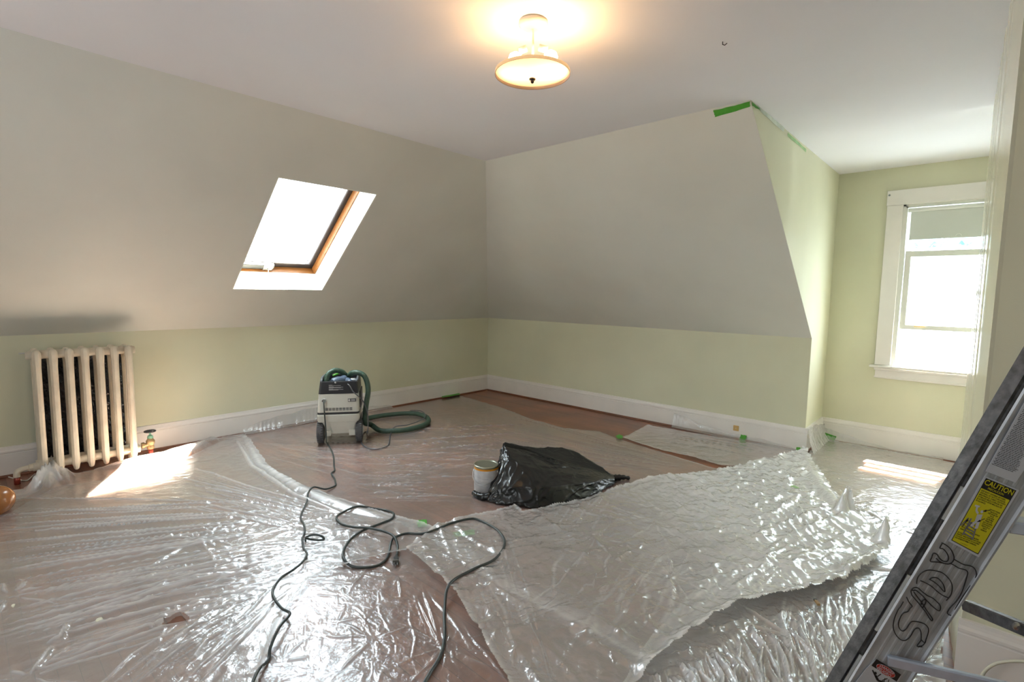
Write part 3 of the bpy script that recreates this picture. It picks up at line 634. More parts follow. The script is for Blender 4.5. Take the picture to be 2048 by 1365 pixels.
# doubled-over strips are milkier
hz2 = np.zeros(GX.shape); d, _, _ = edgedist(GX, GY, pf((430, 880), (480, 870), (520, 930), (600, 985), (690, 1018), (790, 1046), (860, 1070)), False); hz2 += .17 * np.exp(-(d / .10) ** 2)
d, _, _ = edgedist(GX, GY, pf((110, 960), (60, 985), (30, 1000)), False); hz2 += .35 * np.exp(-(d / .09) ** 2)
hz3 = .07 + .80 * np.clip((GX * .73 + GY * .68 - .9) / .9, 0, 1)  # haze rises towards the dormer window to carry its bright reflection
d, _, _ = edgedist(GX, GY, pf((870, 1065), (1000, 1180), (1200, 1285), (1300, 1350)), False); hz3 += .16 * np.exp(-(d / .05) ** 2)
d, _, _ = edgedist(GX, GY, pf((1290, 1365), (1380, 1290), (1480, 1226), (1610, 1203), (1700, 1165), (1775, 1100)), False); hz3 += .35 * np.exp(-(d / .035) ** 2)
H3 += .025 * np.exp(-(d / .03) ** 2)
d, _, _ = edgedist(GX, GY, pf((1685, 1030), (1700, 1045)), False); hz3 += .4 * np.exp(-(d / .07) ** 2)
sheet('plastic_sheet', H1, wpoly(P1), M_FILM, .001, 'thin clear plastic sheet under the vacuum, the paint can and the black bag', hole=wpoly(HOLE), edge_lift=.003)
sheet('plastic_sheet', H4, W, M_FILM2, .008, 'wrinkled plastic sheet in the dormer and under the ladder', haze=np.full(GX.shape, .16), edge_lift=.004)
sheet('plastic_sheet', H5, wpoly(P5), M_FILM2, .010, 'strip of plastic film along the back baseboard with the outlet', edge_lift=.004)
sheet('plastic_sheet', H2, wpoly(P2), M_FILM, .014, 'big creased plastic sheet in front of the radiator with a torn hole', hole=wpoly(HOLE), haze=hz2, edge_lift=.004)
sheet('plastic_sheet', H3, wpoly(P3), M_FILM2, .022, 'crumpled milky doubled plastic sheet in front of the black bag', haze=hz3, edge_lift=.004, pleat=.22)
def ZT(px, py):     # top of the plastic under a pixel
    p = FP(px, py); r = math.hypot(p.x - CAM[0], p.y - CAM[1]); a = math.atan2(p.y - CAM[1], p.x - CAM[0])
    i = min(NR - 1, int(np.searchsorted(RR, r))); j = min(NT - 1, int(np.searchsorted(-TH, -a))); z = .001 + H1[i, j]
    one = lambda P: bool(inside(np.array([p.x]), np.array([p.y]), P)[0])
    if one(wpoly(P2)): z = max(z, .014 + H2[i, j])
    if one(wpoly(P3)): z = max(z, .022 + H3[i, j])
    if one(W): z = max(z, .008 + H4[i, j])
    return z
# film climbing the baseboards: wrinkled vertical skirts
def skirt(pts, zf, nrm, name, label, m=M_FILM2, n=240, k=14):
    """pts: floor polyline; zf: list of heights along it"""
    P = [Vector((*p, 0)) for p in pts]; nm = Vector((*nrm, 0)); vs = []; Ls = [0]
    for i in range(1, len(P)): Ls.append(Ls[-1] + (P[i] - P[i - 1]).length)
    for i in range(n + 1):
        s = Ls[-1] * i / n; j = max(q for q in range(len(Ls)) if Ls[q] <= s + 1e-9); j = min(j, len(P) - 2)
        t = (s - Ls[j]) / (Ls[j + 1] - Ls[j]); base = P[j].lerp(P[j + 1], t); top = zf[j] + (zf[j + 1] - zf[j]) * t + .008 * math.sin(s * 9) + .004 * math.sin(s * 31)
        for q in range(k + 1):
            u = q / k; d = (1 - u) ** 2 * .055 + .004 + .007 * abs(math.sin(s * 47 + 3 * math.sin(s * 13) + u * 2)) + .004 * rng.random()
            vs.append(base + nm * d + Vector((0, 0, .012 + (max(top, .02) - .012) * u)))
    o = MB().add(vs, [(i * (k + 1) + q, (i + 1) * (k + 1) + q, (i + 1) * (k + 1) + q + 1, i * (k + 1) + q + 1) for i in range(n) for q in range(k)]).build(name, m, smooth=True)
    return tag(o, label, 'plastic sheet')
skirt([(2.78, -.022), (3.1, -.022), (3.5, -.022), (XD + .02, -.022)], [.15, .08, .05, .03], (0, -1), 'plastic_skirt', 'film standing up against the back baseboard under the outlet')
skirt([(.022, -1.62), (.022, -2.0), (.022, -2.6), (.022, -2.95), (.022, -3.25)], [.03, .06, .15, .13, .05], (1, 0), 'plastic_skirt', 'film climbing the left baseboard behind the vacuum')
skirt([(XD + .022, -.03), (XD + .022, .2), (XD + .022, YD - .03)], [.215, .21, .17], (1, 0), 'plastic_skirt', 'milky film covering the short dormer baseboard at the corner', M_FILM3, 90)
skirt([(XD + .03, YD - .022), (4.3, YD - .022), (4.6, YD - .022), (4.9, YD - .022)], [.12, .06, .03, .02], (0, -1), 'plastic_skirt', 'film edge along the dormer baseboard under the window')
skirt([(5.03, -1.9), (5.05, -2.3), (5.07, -2.64)], [.05, .18, .26], (-1, 0), 'plastic_skirt', 'film hanging off the right wall corner behind the ladder', M_FILM2, 120)

# ---------------------------------------------------------------- masking tape pieces
M_TAPE = mat('green_tape', (.07, .34, .03), .5, noise=.1, nscale=30)
M_TAPEF = mat('painted_over_tape', (.30, .50, .22), .5, noise=.3, nscale=12)
M_TAPEW = mat('white_smeared_tape', (.62, .68, .58), .5, noise=.15, nscale=12)
def tape(pts, label, m=M_TAPE, off=(0, 0, .0012)):
    off = Vector(off); a = [Vector(p) + off for p in pts]
    # ragged torn short edges
    n = (a[1] - a[0]).cross(a[-1] - a[0]).normalized()
    if n.dot(Vector(CAM) - a[0]) < 0: n = -n
    ring = []
    for i in range(len(a)):
        p, q = a[i], a[(i + 1) % len(a)]
        for k in range(5):
            t = k / 5; j = 0 if k == 0 else .0018 * rng.normal(); ring.append(p.lerp(q, t) + (q - p).cross(n).normalized() * j)
    o = MB().prism(ring, n * .0008).build('masking_tape', m)
    return tag(o, label, 'tape', 'scraps of green masking tape')
bn = np.cross((1, 0, 0), (0, -SR, H - K)); SP = (0, 0, K)
q = [PL(x, y, SP, bn) for x, y in ((1427, 220), (1470, 211), (1501, 202), (1500, 213), (1430, 234))]
tape(q, 'long green tape strip at the top of the back slope', off=(0, -.002, -.002))
q = [PL(x, y, (XD, 0, 0), (1, 0, 0)) for x, y in ((1503, 204), (1518, 216), (1520, 222), (1503, 212))]
tape(q, 'short green tape end folded round the dormer corner', off=(.003, 0, 0))
q = [PL(x, y, (XD, 0, 0), (1, 0, 0)) for x, y in ((1512, 209), (1568, 256), (1566, 264), (1520, 223))]
tape(q, 'white smeared tape strip on the dormer wall near the ceiling', M_TAPEW, (.003, 0, 0))
q = [PL(x, y, (XD, 0, 0), (1, 0, 0)) for x, y in ((1575, 266), (1611, 298), (1611, 305), (1574, 272))]
tape(q, 'pale green tape strip on the dormer wall further towards the window', M_TAPEF, (.003, 0, 0))
o = tape([PL(x, y, (0, -.021, 0), (0, 1, 0)) for x, y in ((1484, 868), (1496, 871), (1491, 885), (1479, 882))], 'green tape scrap on the back baseboard below the outlet', off=(0, -.03, 0))
tape([PL(x, y, (0, -.021, 0), (0, 1, 0)) for x, y in ((1595, 893), (1614, 895), (1614, 906), (1594, 904))], 'green tape scrap at the foot of the dormer corner', off=(0, -.04, 0))
tape([PL(x, y, (0, -.021, 0), (0, 1, 0)) for x, y in ((1574, 897), (1594, 900), (1592, 905), (1572, 903))], 'faded green tape under film left of the dormer corner', M_TAPEF, off=(0, -.005, 0))
tape([PL(x, y, (0, YD - .021, 0), (0, 1, 0)) for x, y in ((1648, 863), (1674, 872), (1670, 881), (1655, 877))], 'green tape scrap on the dormer baseboard left of the window', off=(0, -.03, 0))
tape([PL(x, y, (0, YD - .06, 0), (0, 1, 0)) for x, y in ((1918, 921), (1930, 923), (1930, 929), (1919, 928))], 'small green tape scrap at the right end of the dormer baseboard', off=(0, 0, 0))
tape([FP(x, y, .026) for x, y in ((883, 791), (918, 786), (921, 790), (884, 796))], 'green tape strip on the shoe moulding left of the room corner')
tape([FP(x, y, .018) for x, y in ((1231, 873), (1238, 869), (1246, 873), (1245, 878), (1236, 878))], 'rounded green tape scrap at the meeting of two sheets')
tape([FP(x, y, .007) for x, y in ((835, 1042), (853, 1040), (854, 1053), (836, 1055))], 'green tape under the plastic right of the looped cord', M_TAPE)
tape([FP(x, y, .007) for x, y in ((905, 1066), (948, 1060), (950, 1070), (910, 1076))], 'faded green tape under the plastic inside the cord bend', M_TAPE)
tape([FP(x, y, .007) for x, y in ((1482, 930), (1500, 934), (1494, 942), (1480, 938))], 'faint green tape under the milky sheet', M_TAPEF)
tape([FP(x, y, .034) for x, y in ((1871, 1030), (1877, 1027), (1870, 1045), (1861, 1042))], 'green tape scrap on the floor at the left edge of the ladder')
tape([FP(x, y, .036) for x, y in ((1574, 970), (1600, 974), (1598, 978), (1576, 975))], 'thin pale green tape under the crumpled sheet below the dormer corner', M_TAPEF)

# outlet
c = PL(1472, 857, (0, -.021, 0), (0, 1, 0)); ou = empty('wall_outlet', c, 'small square yellow-beige outlet cover on the back baseboard', 'outlet')
M_BEI = mat('yellowed_plastic', (.55, .36, .13), .4); MB().box(c, (.052, .008, .052)).build('cover_plate', M_BEI, ou, bevel=.003)
MB().lathe([(.004, 0), (.004, .002)], c + Vector((0, -.004, 0)), (0, -1, 0), 10).build('screw', M_STEEL, ou)

# ---------------------------------------------------------------- dust extractor (vacuum)
VO = Vector((.952, -2.783, .010)); VXd = Vector((.567, .823, 0)).normalized(); VYd = Vector((-.823, .567, 0)).normalized()
def L3(x, y, z): return VO + VXd * x + VYd * y + Vector((0, 0, z))
def lrect(x0, x1, y0, y1, z, r=.02, n=4):
    out = []
    for cx, cy, a0 in ((x1 - r, y0 + r, -90), (x1 - r, y1 - r, 0), (x0 + r, y1 - r, 90), (x0 + r, y0 + r, 180)):
        for k in range(n + 1):
            a = math.radians(a0 + 90 * k / n); out.append(L3(cx + r * math.cos(a), cy + r * math.sin(a), z))
    return out
vac = empty('dust_extractor', VO, 'grey-white wheeled dust extractor with black top and green hose on it', 'vacuum')
M_VW = mat('vacuum_white', (.60, .60, .54), .42, noise=.04, nscale=10); M_VB2 = mat('vacuum_black', (.018, .018, .022), .4)
M_PRINT = mat('print_white', (.6, .6, .6), .5)
mb = MB(); mb.loft([lrect(-.108, .140, .03, .44, .088, .02), lrect(-.125, .150, .02, .45, .16, .02), lrect(-.145, .160, .01, .46, .20, .02)])
mb.box(L3(-.085, .02, .098), (.04, .03, .05), Matrix((VXd, VYd, (0, 0, 1))).transposed()); mb.box(L3(.115, .02, .098), (.055, .03, .05), Matrix((VXd, VYd, (0, 0, 1))).transposed())
mb.build('lower_tank', M_VW, vac, bevel=.004)
MB().loft([lrect(-.172, .172, 0, .47, .198, .03), lrect(-.178, .180, -.004, .475, .215, .03), lrect(-.178, .180, -.004, .475, .262, .03), lrect(-.172, .174, .004, .468, .270, .03)]).build('tank_flange', M_VW, vac, smooth=False, bevel=.003)
MB().loft([lrect(-.174, .176, 0, .470, .270, .03), lrect(-.178, .180, -.002, .472, .276, .03), lrect(-.176, .178, 0, .470, .286, .03)]).build('seal_band', M_VB2, vac)
hs = MB().loft([lrect(-.176, .178, 0, .465, .286, .028), lrect(-.168, .172, .004, .455, .385, .026), lrect(-.163, .170, .008, .45, .450, .024)]).build('motor_housing', M_VW, vac, bevel=.003)
tp_ = MB().loft([lrect(-.164, .171, .006, .43, .450, .02), lrect(-.150, .166, .012, .42, .552, .018), lrect(-.146, .162, .016, .416, .560, .018), lrect(-.136, .152, .026, .406, .560, .014), lrect(-.138, .154, .024, .408, .508, .014)]).build('top_tray', M_VB2, vac)
VR = Matrix((VXd, VYd, (0, 0, 1))).transposed()
rl = MB()
rl.tube(smooth_path([L3(-.14, .03, .556), L3(-.145, .16, .575), L3(-.14, .36, .57)], 6), .011, 8); rl.tube(smooth_path([L3(.158, .03, .556), L3(.162, .18, .58), L3(.158, .38, .572)], 6), .011, 8)
rl.build('side_rail', mat('rail_grey', (.10, .11, .12), .35), tp_, smooth=True)
# print lines on the black panel, label, vents, socket, screws
mb = MB()
for k, (z, ln) in enumerate(((.528, .03), (.5225, .10), (.513, .04), (.508, .12), (.503, .10), (.494, .035), (.489, .12), (.484, .08))):
    mb.box(L3(-.075 + ln / 2, .0095 + (.528 - z) * .0 - .0035 - .002 * 0 + (z - .45) * .055, z), (ln, .0015, .0022), VR)
mb.build('panel_print', M_PRINT, tp_)
MB().box(L3(.118, .0015, .392), (.068, .004, .027), VR).build('type_label', M_VB2, hs)
mb = MB()
mb.box(L3(.095, -.001, .392), (.016, .0015, .018), VR)
for z in (.398, .392, .386): mb.box(L3(.128, -.001, z), (.036, .0015, .0028), VR)
mb.build('label_print', M_PRINT, hs)
mb = MB()
for r_ in range(3):
    for k in range(8): mb.box(L3(-.095 + k * .029, .0005, .306 + r_ * .009), (.023, .003, .0045), VR)
mb.build('vent_slots', M_VB2, hs)
MB().lathe([(.022, .004), (.022, -.006), (.013, -.010), (.012, .0)], L3(-.116, .001, .392), tuple(VYd), 24, cap=False).build('cable_socket', mat('socket_grey', (.42, .42, .40), .4), hs, smooth=True)
for x, z, y, r in ((-.145, .235, -.004, .004), (.10, .238, -.004, .004), (.145, .24, -.004, .004), (-.06, .437, .008, .003), (.07, .437, .008, .003), (-.02, .55, .012, .008)):
    MB().lathe([(r, 0), (r, -.002), (0, -.0035)], L3(x, y, z), tuple(VYd), 10).build('screw', M_STEEL, vac)
mb = MB(); mb.loft([[L3(x, y, z) for y, z in ((.10, .30), (.42, .30), (.42, .44), (.16, .44))] for x in (.165, .182)]); mb.build('side_panel', M_VB2, vac, bevel=.004)
mb = MB(); mb.loft([[L3(x, y, z) for y, z in ((.30, .02), (.34, .02), (.40, .26), (.33, .26))] for x in (.150, .175)]); mb.build('side_bracket', M_VB2, vac, bevel=.004)
for sx in (-1, 1):
    cxw = -.155 if sx < 0 else .172; wd = .062
    prof = [(.055, -wd / 2), (.075, -wd / 2), (.092, -wd / 2 + .006), (.100, -wd / 2 + .016), (.102, 0), (.100, wd / 2 - .016), (.092, wd / 2 - .006), (.075, wd / 2), (.055, wd / 2)]
    wh = MB().lathe(prof, L3(cxw, .075, .102), tuple(VXd), 40)
    for k in range(30):
        a = 2 * math.pi * k / 30
        for s2 in (-1, 1):
            c_ = L3(cxw + s2 * .014, .075 + .1015 * math.cos(a + s2 * .05), .102 + .1015 * math.sin(a + s2 * .05))
            wh.box(c_, (.020, .010, .006), VR @ Matrix.Rotation(a + math.pi / 2, 3, 'X'))
    whl = wh.build('wheel', mat('tyre_grey', (.075, .075, .08), .45), vac, bevel=0)
    MB().lathe([(.0, -.034), (.03, -.034), (.05, -.030), (.055, -.026), (.055, .026), (.05, .03), (.03, .034), (0, .034)], L3(cxw, .075, .102), tuple(VXd), 28).build('hub', mat('hub_grey', (.45, .45, .43), .4), whl, smooth=True)
    MB().lathe([(.028, -.012), (.034, -.008), (.034, .008), (.028, .012)], L3(-.12 if sx < 0 else .12, .42, .036), tuple(VXd), 20).build('caster', M_BLACK, vac, smooth=True)
# hose: corrugated tube, one piece from the tray over the side to the loop on the floor
M_HOSE = mat('green_hose', (.040, .078, .052), .38, noise=.1, nscale=20)
hose_path = [L3(-.10, .10, .50), L3(-.105, .11, .56), L3(-.09, .13, .61), L3(-.04, .16, .635), L3(.02, .19, .615), L3(.05, .22, .575), L3(.06, .22, .56), L3(.085, .20, .585), L3(.115, .17, .61), L3(.165, .15, .612), L3(.215, .14, .585), L3(.243, .13, .52), L3(.250, .12, .44), L3(.235, .12, .34), L3(.222, .13, .24), L3(.218, .14, .15)]
gp = [(742, 862, .055), (760, 868, .026), (785, 869, .026), (815, 866, .026), (845, 858, .026), (857, 849, .026), (852, 840, .026), (835, 834, .026), (812, 833, .026), (785, 835, .026), (762, 838, .026), (745, 841, .026), (728, 845, .026)]
hp = smooth_path(hose_path + [FP(a, b, .0) + Vector((0, 0, z + .006)) for a, b, z in gp], 10)
def resample(P, step):
    out = [P[0]]; acc = 0
    for i in range(1, len(P)):
        a, b = P[i - 1], P[i]; L = (b - a).length
        while acc + L >= step:
            t = (step - acc) / L; a = a.lerp(b, t); out.append(a); L = (b - a).length; acc = 0
        acc += L
    return out
hp = resample(hp, .0035)
hs2 = MB().tube(hp, .024, 14, rf=lambda i, L: .0225 + (.0022 if i % 3 == 0 else 0)).build('vacuum_hose', M_HOSE, vac, smooth=True)

# sander lying in the tray
sd = empty('power_tool', L3(.03, .14, .56), 'blue-grey power sander lying in the tray on top of the dust extractor', 'tool')
M_TOOL = mat('tool_blue_grey', (.09, .12, .17), .35); M_GRN = mat('tool_green', (.12, .42, .05), .4)
MB().lathe([(0, -.07), (.028, -.066), (.038, -.05), (.040, .0), (.034, .03), (.04, .05), (.036, .07), (0, .074)], L3(-.005, .13, .545), tuple((VXd * .75 + VYd * .6 + Vector((0, 0, .1))).normalized()), 24).build('tool_body', M_TOOL, sd, bevel=.002)
MB().lathe([(.0, -.05), (.022, -.045), (.026, -.02), (.026, .04), (.018, .05), (.018, .055)], L3(.085, .10, .545), tuple((VXd * .3 - VYd * .9 + Vector((0, 0, -.1))).normalized()), 20, cap=True).build('motor_barrel', M_TOOL, sd, bevel=.001)
MB().lathe([(.010, .052), (.017, .052), (.017, .060), (.010, .060)], L3(.085, .10, .545), tuple((VXd * .3 - VYd * .9 + Vector((0, 0, -.1))).normalized()), 20, cap=False).build('exhaust_ring', M_WHITE, sd, smooth=True)
MB().tube([L3(.045, .07, .53), L3(.06, .035, .52)], .012, 12).build('dial', M_GRN, sd, smooth=True)
MB().tube([L3(-.06, .20, .58), L3(-.02, .24, .59)], .010, 10).build('lever', M_GRN, sd, smooth=True)
MB().box(L3(.12, .16, .545), (.05, .07, .03), VR).build('clear_cover', mat('light_grey_cover', (.5, .52, .55), .3), sd, bevel=.008)
# thin grey tool cord along the hose
tc_ = [L3(.06, .035, .545), L3(.10, .0, .52), L3(.13, -.012, .47), L3(.18, -.014, .42), L3(.215, .04, .36), L3(.245, .07, .25), L3(.25, .05, .16), L3(.245, .03, .08)]
tc_ += [FP(a, b) + Vector((0, 0, .012)) for a, b in ((733, 866), (724, 872), (722, 882), (725, 892), (735, 899), (750, 902), (765, 899), (776, 894), (779, 884), (781, 872))]
tc_ += [FP(a, b) + Vector((0, 0, .058)) for a, b in ((790, 866), (815, 862), (842, 852), (851, 843), (842, 833), (820, 832))]
o = MB().tube(smooth_path(tc_, 6), .0048, 8).build('tool_cord', mat('grey_cord', (.10, .10, .11), .45), sd, smooth=True)

# ---------------------------------------------------------------- power cords on the floor
M_CORD = mat('dark_green_grey_cord', (.035, .045, .042), .42)
def cord(px, r, name, label, lift=None, start=None, parent=None):
    out = list(start or [])
    out += [FP(a, b, 0) + Vector((0, 0, ZT(a, b) + r * .9 + (lift or {}).get(i, 0))) for i, (a, b) in enumerate(px)]
    sp = smooth_path(out, 7)
    # keep the cord just above the film between control points
    o = MB().tube(sp, r, 10).build(name, M_CORD, parent, smooth=True)
    return o if parent else tag(o, label, 'cord')
C1 = [(655, 890), (661, 900), (667, 916), (668, 933), (669, 944), (663, 951), (669, 960), (671, 968), (670, 975), (651, 985), (628, 987), (617, 997), (614, 1013), (604, 1034), (602, 1047), (608, 1058), (610, 1073), (606, 1084), (605, 1092), (607, 1105), (614, 1120), (604, 1141), (586, 1156), (562, 1169), (546, 1191), (549, 1209), (564, 1228), (580, 1242), (559, 1274), (541, 1307), (537, 1325), (518, 1355), (505, 1385), (490, 1430), (470, 1520)]
cord(C1, .0058, 'power_cord', 'dark power cord running from the dust extractor to the lower picture edge', {9: .012, 10: .014, 18: .01, 21: .012, 22: .012, 27: .02, 28: .03, 29: .012},
     parent=vac, start=[L3(-.116, -.004, .390), L3(-.114, -.02, .385), L3(-.112, -.03, .34), L3(-.108, -.03, .25), L3(-.10, -.03, .12), L3(-.10, -.035, .04)])
loop = [FP(619 - 8, 1083, ZT(611, 1083) + .012), FP(613, 1075, ZT(613, 1075) + .02), FP(628, 1070, ZT(628, 1070) + .035), FP(643, 1073, ZT(643, 1073) + .035), FP(648, 1079, ZT(648, 1079) + .02), FP(640, 1081, ZT(640, 1081) + .014), FP(625, 1080, ZT(625, 1080) + .012), FP(611, 1077, ZT(611, 1077) + .022)]
o = MB().tube(smooth_path(loop, 8), .0058, 10).build('cord_twist', M_CORD, vac, smooth=True)
C2 = [(770, 1520), (820, 1430), (853, 1365), (880, 1319), (889, 1280), (889, 1227), (899, 1188), (945, 1156), (989, 1135), (1009, 1105), (995, 1079), (957, 1056), (936, 1055), (900, 1062), (871, 1074), (844, 1078), (814, 1076), (794, 1082), (783, 1093), (776, 1117), (761, 1133), (737, 1139), (705, 1138), (688, 1129), (688, 1111), (702, 1088), (725, 1073), (758, 1058), (783, 1047), (787, 1036), (773, 1025), (749, 1021), (714, 1025), (681, 1036), (673, 1046), (684, 1058), (708, 1067), (737, 1072), (770, 1079), (788, 1089), (795, 1102), (794, 1116)]
ext = cord(C2, .0068, 'extension_cord', 'thick dark power cord looped in a figure eight with its plug', {25: .0, 26: .004, 37: .016, 38: .018, 39: .018, 36: .01, 18: .004})
pe = FP(792, 1128); zt = ZT(792, 1128); dvec = (FP(790, 1145) - FP(794, 1112)).normalized(); pc = pe + Vector((0, 0, zt + .014))
sdv = dvec.cross(Vector((0, 0, 1)))
RP = Matrix((sdv, dvec, (0, 0, 1))).transposed()
pg = MB().box(pc, (.026, .042, .02), RP).box(pc - dvec * .03, (.016, .03, .014), RP).build('plug', mat('plug_grey', (.02, .022, .022), .35), ext, bevel=.004)
MB().box(pc + dvec * .018, (.030, .010, .024), RP).build('plug_face', mat('plug_clear', (.10, .10, .09), .3), pg, bevel=.002)
for s_ in (-.008, .008): MB().box(pc + dvec * .034 + sdv * s_, (.0018, .022, .007), RP).build('pin', M_STEEL, pg)
MB().tube([pc + dvec * .022 - Vector((0, 0, .006)), pc + dvec * .046 - Vector((0, 0, .006))], .003, 8).build('pin', M_STEEL, pg)

# ---------------------------------------------------------------- paint can
PC = FP(971, 993) + Vector((-.056, .061, 0)); PC.z = .008
can = empty('paint_can', PC, 'white gallon paint can with an orange rim stripe beside the black bag', 'can')
M_LABEL = mat('white_printed_label', (.62, .62, .63), .4, noise=.14, nscale=26)
MB().lathe([(.080, 0), (.0835, .002), (.0835, .163)], PC, n=48, cap=False).build('can_label', M_LABEL, can, smooth=True)
MB().lathe([(0, .003), (.078, .003), (.080, -.001), (.083, .002)], PC, n=48, cap=False).build('can_bottom', M_STEEL, can, smooth=True)
MB().lathe([(.0842, .162), (.0842, .174)], PC, n=48, cap=False).build('orange_band', mat('orange_band', (.75, .30, .01), .4), can, smooth=True)
MB().lathe([(.083, .174), (.0845, .180), (.0855, .186), (.083, .190), (.076, .190), (.073, .184), (.070, .184), (.0, .185)], PC, n=48, cap=False).build('lid', mat('lid_metal', (.42, .43, .34), .28, .8), can, smooth=True)
mb = MB()
for a in (math.radians(200), math.radians(20)): mb.lathe([(.009, 0), (.009, .005), (.004, .008), (0, .009)], PC + Vector((.083 * math.cos(a), .083 * math.sin(a), .145)), (math.cos(a), math.sin(a), 0), 12)
a0 = math.radians(200); hb = []
for k in range(21):
    t = math.pi * k / 20; a = a0 + math.pi * k / 20
    hb.append(PC + Vector((.092 * math.cos(a), .092 * math.sin(a), .145 - .075 * math.sin(t))))
mb.tube(hb, .002, 6); mb.build('bail_handle', M_STEEL, can, smooth=True)
mb = MB()
for zz, w_ in ((.118, .9), (.095, 1.1), (.062, .9)):
    pts = [PC + Vector((.0840 * math.cos(a), .0840 * math.sin(a), zz - .010 * math.cos((a + .9) * 1.5))) for a in [-2.3 + k * .1 for k in range(int(20 * w_))]]
    mb.tube(pts, .0007, 4)
mb.build('label_curves', mat('print_grey', (.30, .30, .32), .5), can)

# ---------------------------------------------------------------- black bag over a box
ring0 = [(975, 1004), (1010, 1013), (1060, 1019), (1110, 1017), (1160, 1003), (1205, 984), (1228, 968), (1210, 952), (1160, 940), (1090, 935), (1030, 950), (985, 985)]
B0 = [FP(a, b, 0) + Vector((0, 0, .012)) for a, b in ring0]
mid = [ABOVE(978, 1000, 985), ABOVE(1012, 1008, 975), ABOVE(1060, 1012, 975), ABOVE(1110, 1009, 973), ABOVE(1160, 996, 967), ABOVE(1207, 978, 960), ABOVE(1230, 966, 955), ABOVE(1205, 953, 940), ABOVE(1158, 944, 920), ABOVE(1095, 945, 915), ABOVE(1010, 962, 915), ABOVE(992, 985, 960)]
up = [ABOVE(1000, 985, 938), ABOVE(1015, 990, 925), ABOVE(1060, 995, 935), ABOVE(1110, 992, 944), ABOVE(1160, 984, 950), ABOVE(1200, 972, 952), ABOVE(1222, 965, 952), ABOVE(1190, 955, 927), ABOVE(1150, 948, 906), ABOVE(1100, 953, 902), ABOVE(1014, 967, 897), ABOVE(1003, 975, 912)]
top = [ABOVE(1008, 972, 893), ABOVE(1014, 975, 895), ABOVE(1060, 978, 912), ABOVE(1110, 978, 930), ABOVE(1160, 973, 940), ABOVE(1195, 966, 944), ABOVE(1215, 962, 946), ABOVE(1180, 957, 922), ABOVE(1133, 955, 898), ABOVE(1080, 962, 897), ABOVE(1022, 968, 888), ABOVE(1012, 970, 886)]
inn = []
cen = sum(top, Vector()) / len(top)
for p in top: inn.append(p.lerp(cen, .5) + Vector((0, 0, .0)))
NB = 12
def ring_spline(r, m=24): return smooth_path(r, m, closed=True)
rings = [ring_spline(r) for r in (B0, mid, up, top, inn)]
n = len(rings[0]); vs = []; lv = []
for j in range(len(rings) - 1):
    st = 16
    for s_ in range(st):
        t = s_ / st
        vs.append([rings[j][i].lerp(rings[j + 1][i], t) for i in range(n)])
vs.append(rings[-1])
A = np.array([[tuple(p) for p in r] for r in vs])
cen0 = A.mean(axis=(0, 1)); D = A - cen0; D /= np.linalg.norm(D, axis=2, keepdims=True)
U_ = np.linspace(0, 24, n, endpoint=False)[None].repeat(len(vs), 0); V_ = np.linspace(0, 6, len(vs))[:, None].repeat(n, 1)
U2 = np.abs(U_ - 12)     # seamless
disp = .014 * crease(U2 * .55 + V_ * .35, V_ * .45, 61) + .007 * crease(U2 * 1.2 - V_ * .5, V_ * 1.1, 62) + .003 * crease(U2 * 2.6, V_ * 2.2 + U2 * .4, 63) - .006
A = A + D * disp[..., None]; A[..., 2] = np.maximum(A[..., 2], .010)
mb = MB(); mb.loft([[tuple(p) for p in r] for r in A], cap=True)
M_BAG = mat('black_bag_plastic', (.009, .010, .010), .26, spec=.5, bump=.3, bscale=22)
bag = mb.build('black_bag', M_BAG, smooth=True); tag(bag, 'black plastic bag draped over a box beside the paint can', 'bag')
tl1 = smooth_path([ABOVE(1222, 962, 956), ABOVE(1232, 962, 956), ABOVE(1245, 962, 955), ABOVE(1259, 961, 957)], 5)
MB().tube(tl1, .02, 9, rf=lambda i, L: .010 + .016 * math.sin(math.pi * min(1, i / L * 1.0 + .1)) * (1 - i / L) + .003 * (i % 3)).build('bag_tail', M_BAG, bag, smooth=True)
tl2 = smooth_path([FP(982, 1002) + Vector((0, 0, .03)), FP(965, 1001) + Vector((0, 0, .022)), FP(953, 996) + Vector((0, 0, .02)), FP(947, 992) + Vector((0, 0, .022))], 5)
MB().tube(tl2, .02, 9, rf=lambda i, L: .026 * (1 - .6 * i / L) + .003 * (i % 3)).build('bag_tail', M_BAG, bag, smooth=True)

# ---------------------------------------------------------------- plaster chips and scraps
def chip(px, py, s_, label, m, asp=.5, z=None):
    c = FP(px, py); c.z = ZT(px, py) + s_ * .12; mb = MB(); n = 9
    a = [Vector((s_ * (.6 + .5 * rng.random()) * math.cos(2 * math.pi * k / n), s_ * asp * (.6 + .5 * rng.random()) * math.sin(2 * math.pi * k / n), 0)) for k in range(n)]
    mb.loft([[c + p * .9 - Vector((0, 0, s_ * .1)) for p in a], [c + p for p in a], [c + p * .7 + Vector((0, 0, s_ * .25)) for p in a]])
    return tag(mb.build('plaster_chip', m), label, 'debris')
M_CHIP = mat('plaster', (.66, .64, .50), .8)
chip(198, 1253, .022, 'largest plaster chip lying left of the torn hole', M_CHIP, .7)
chip(27, 1222, .016, 'plaster chip near the left picture edge', M_CHIP)
chip(193, 1205, .007, 'tiny plaster crumb above the largest chip', M_CHIP)
chip(305, 1202, .006, 'tiny plaster crumb above the torn hole', M_CHIP)
chip(1195, 994, .014, 'thin pale chip right of the black bag', M_CHIP, .3)
chip(1260, 970, .010, 'small pale crumb right of the bag tail', M_CHIP, .4)
chip(1162, 1050, .010, 'white crumb on the doubled sheet below the bag', M_CHIP, .5)
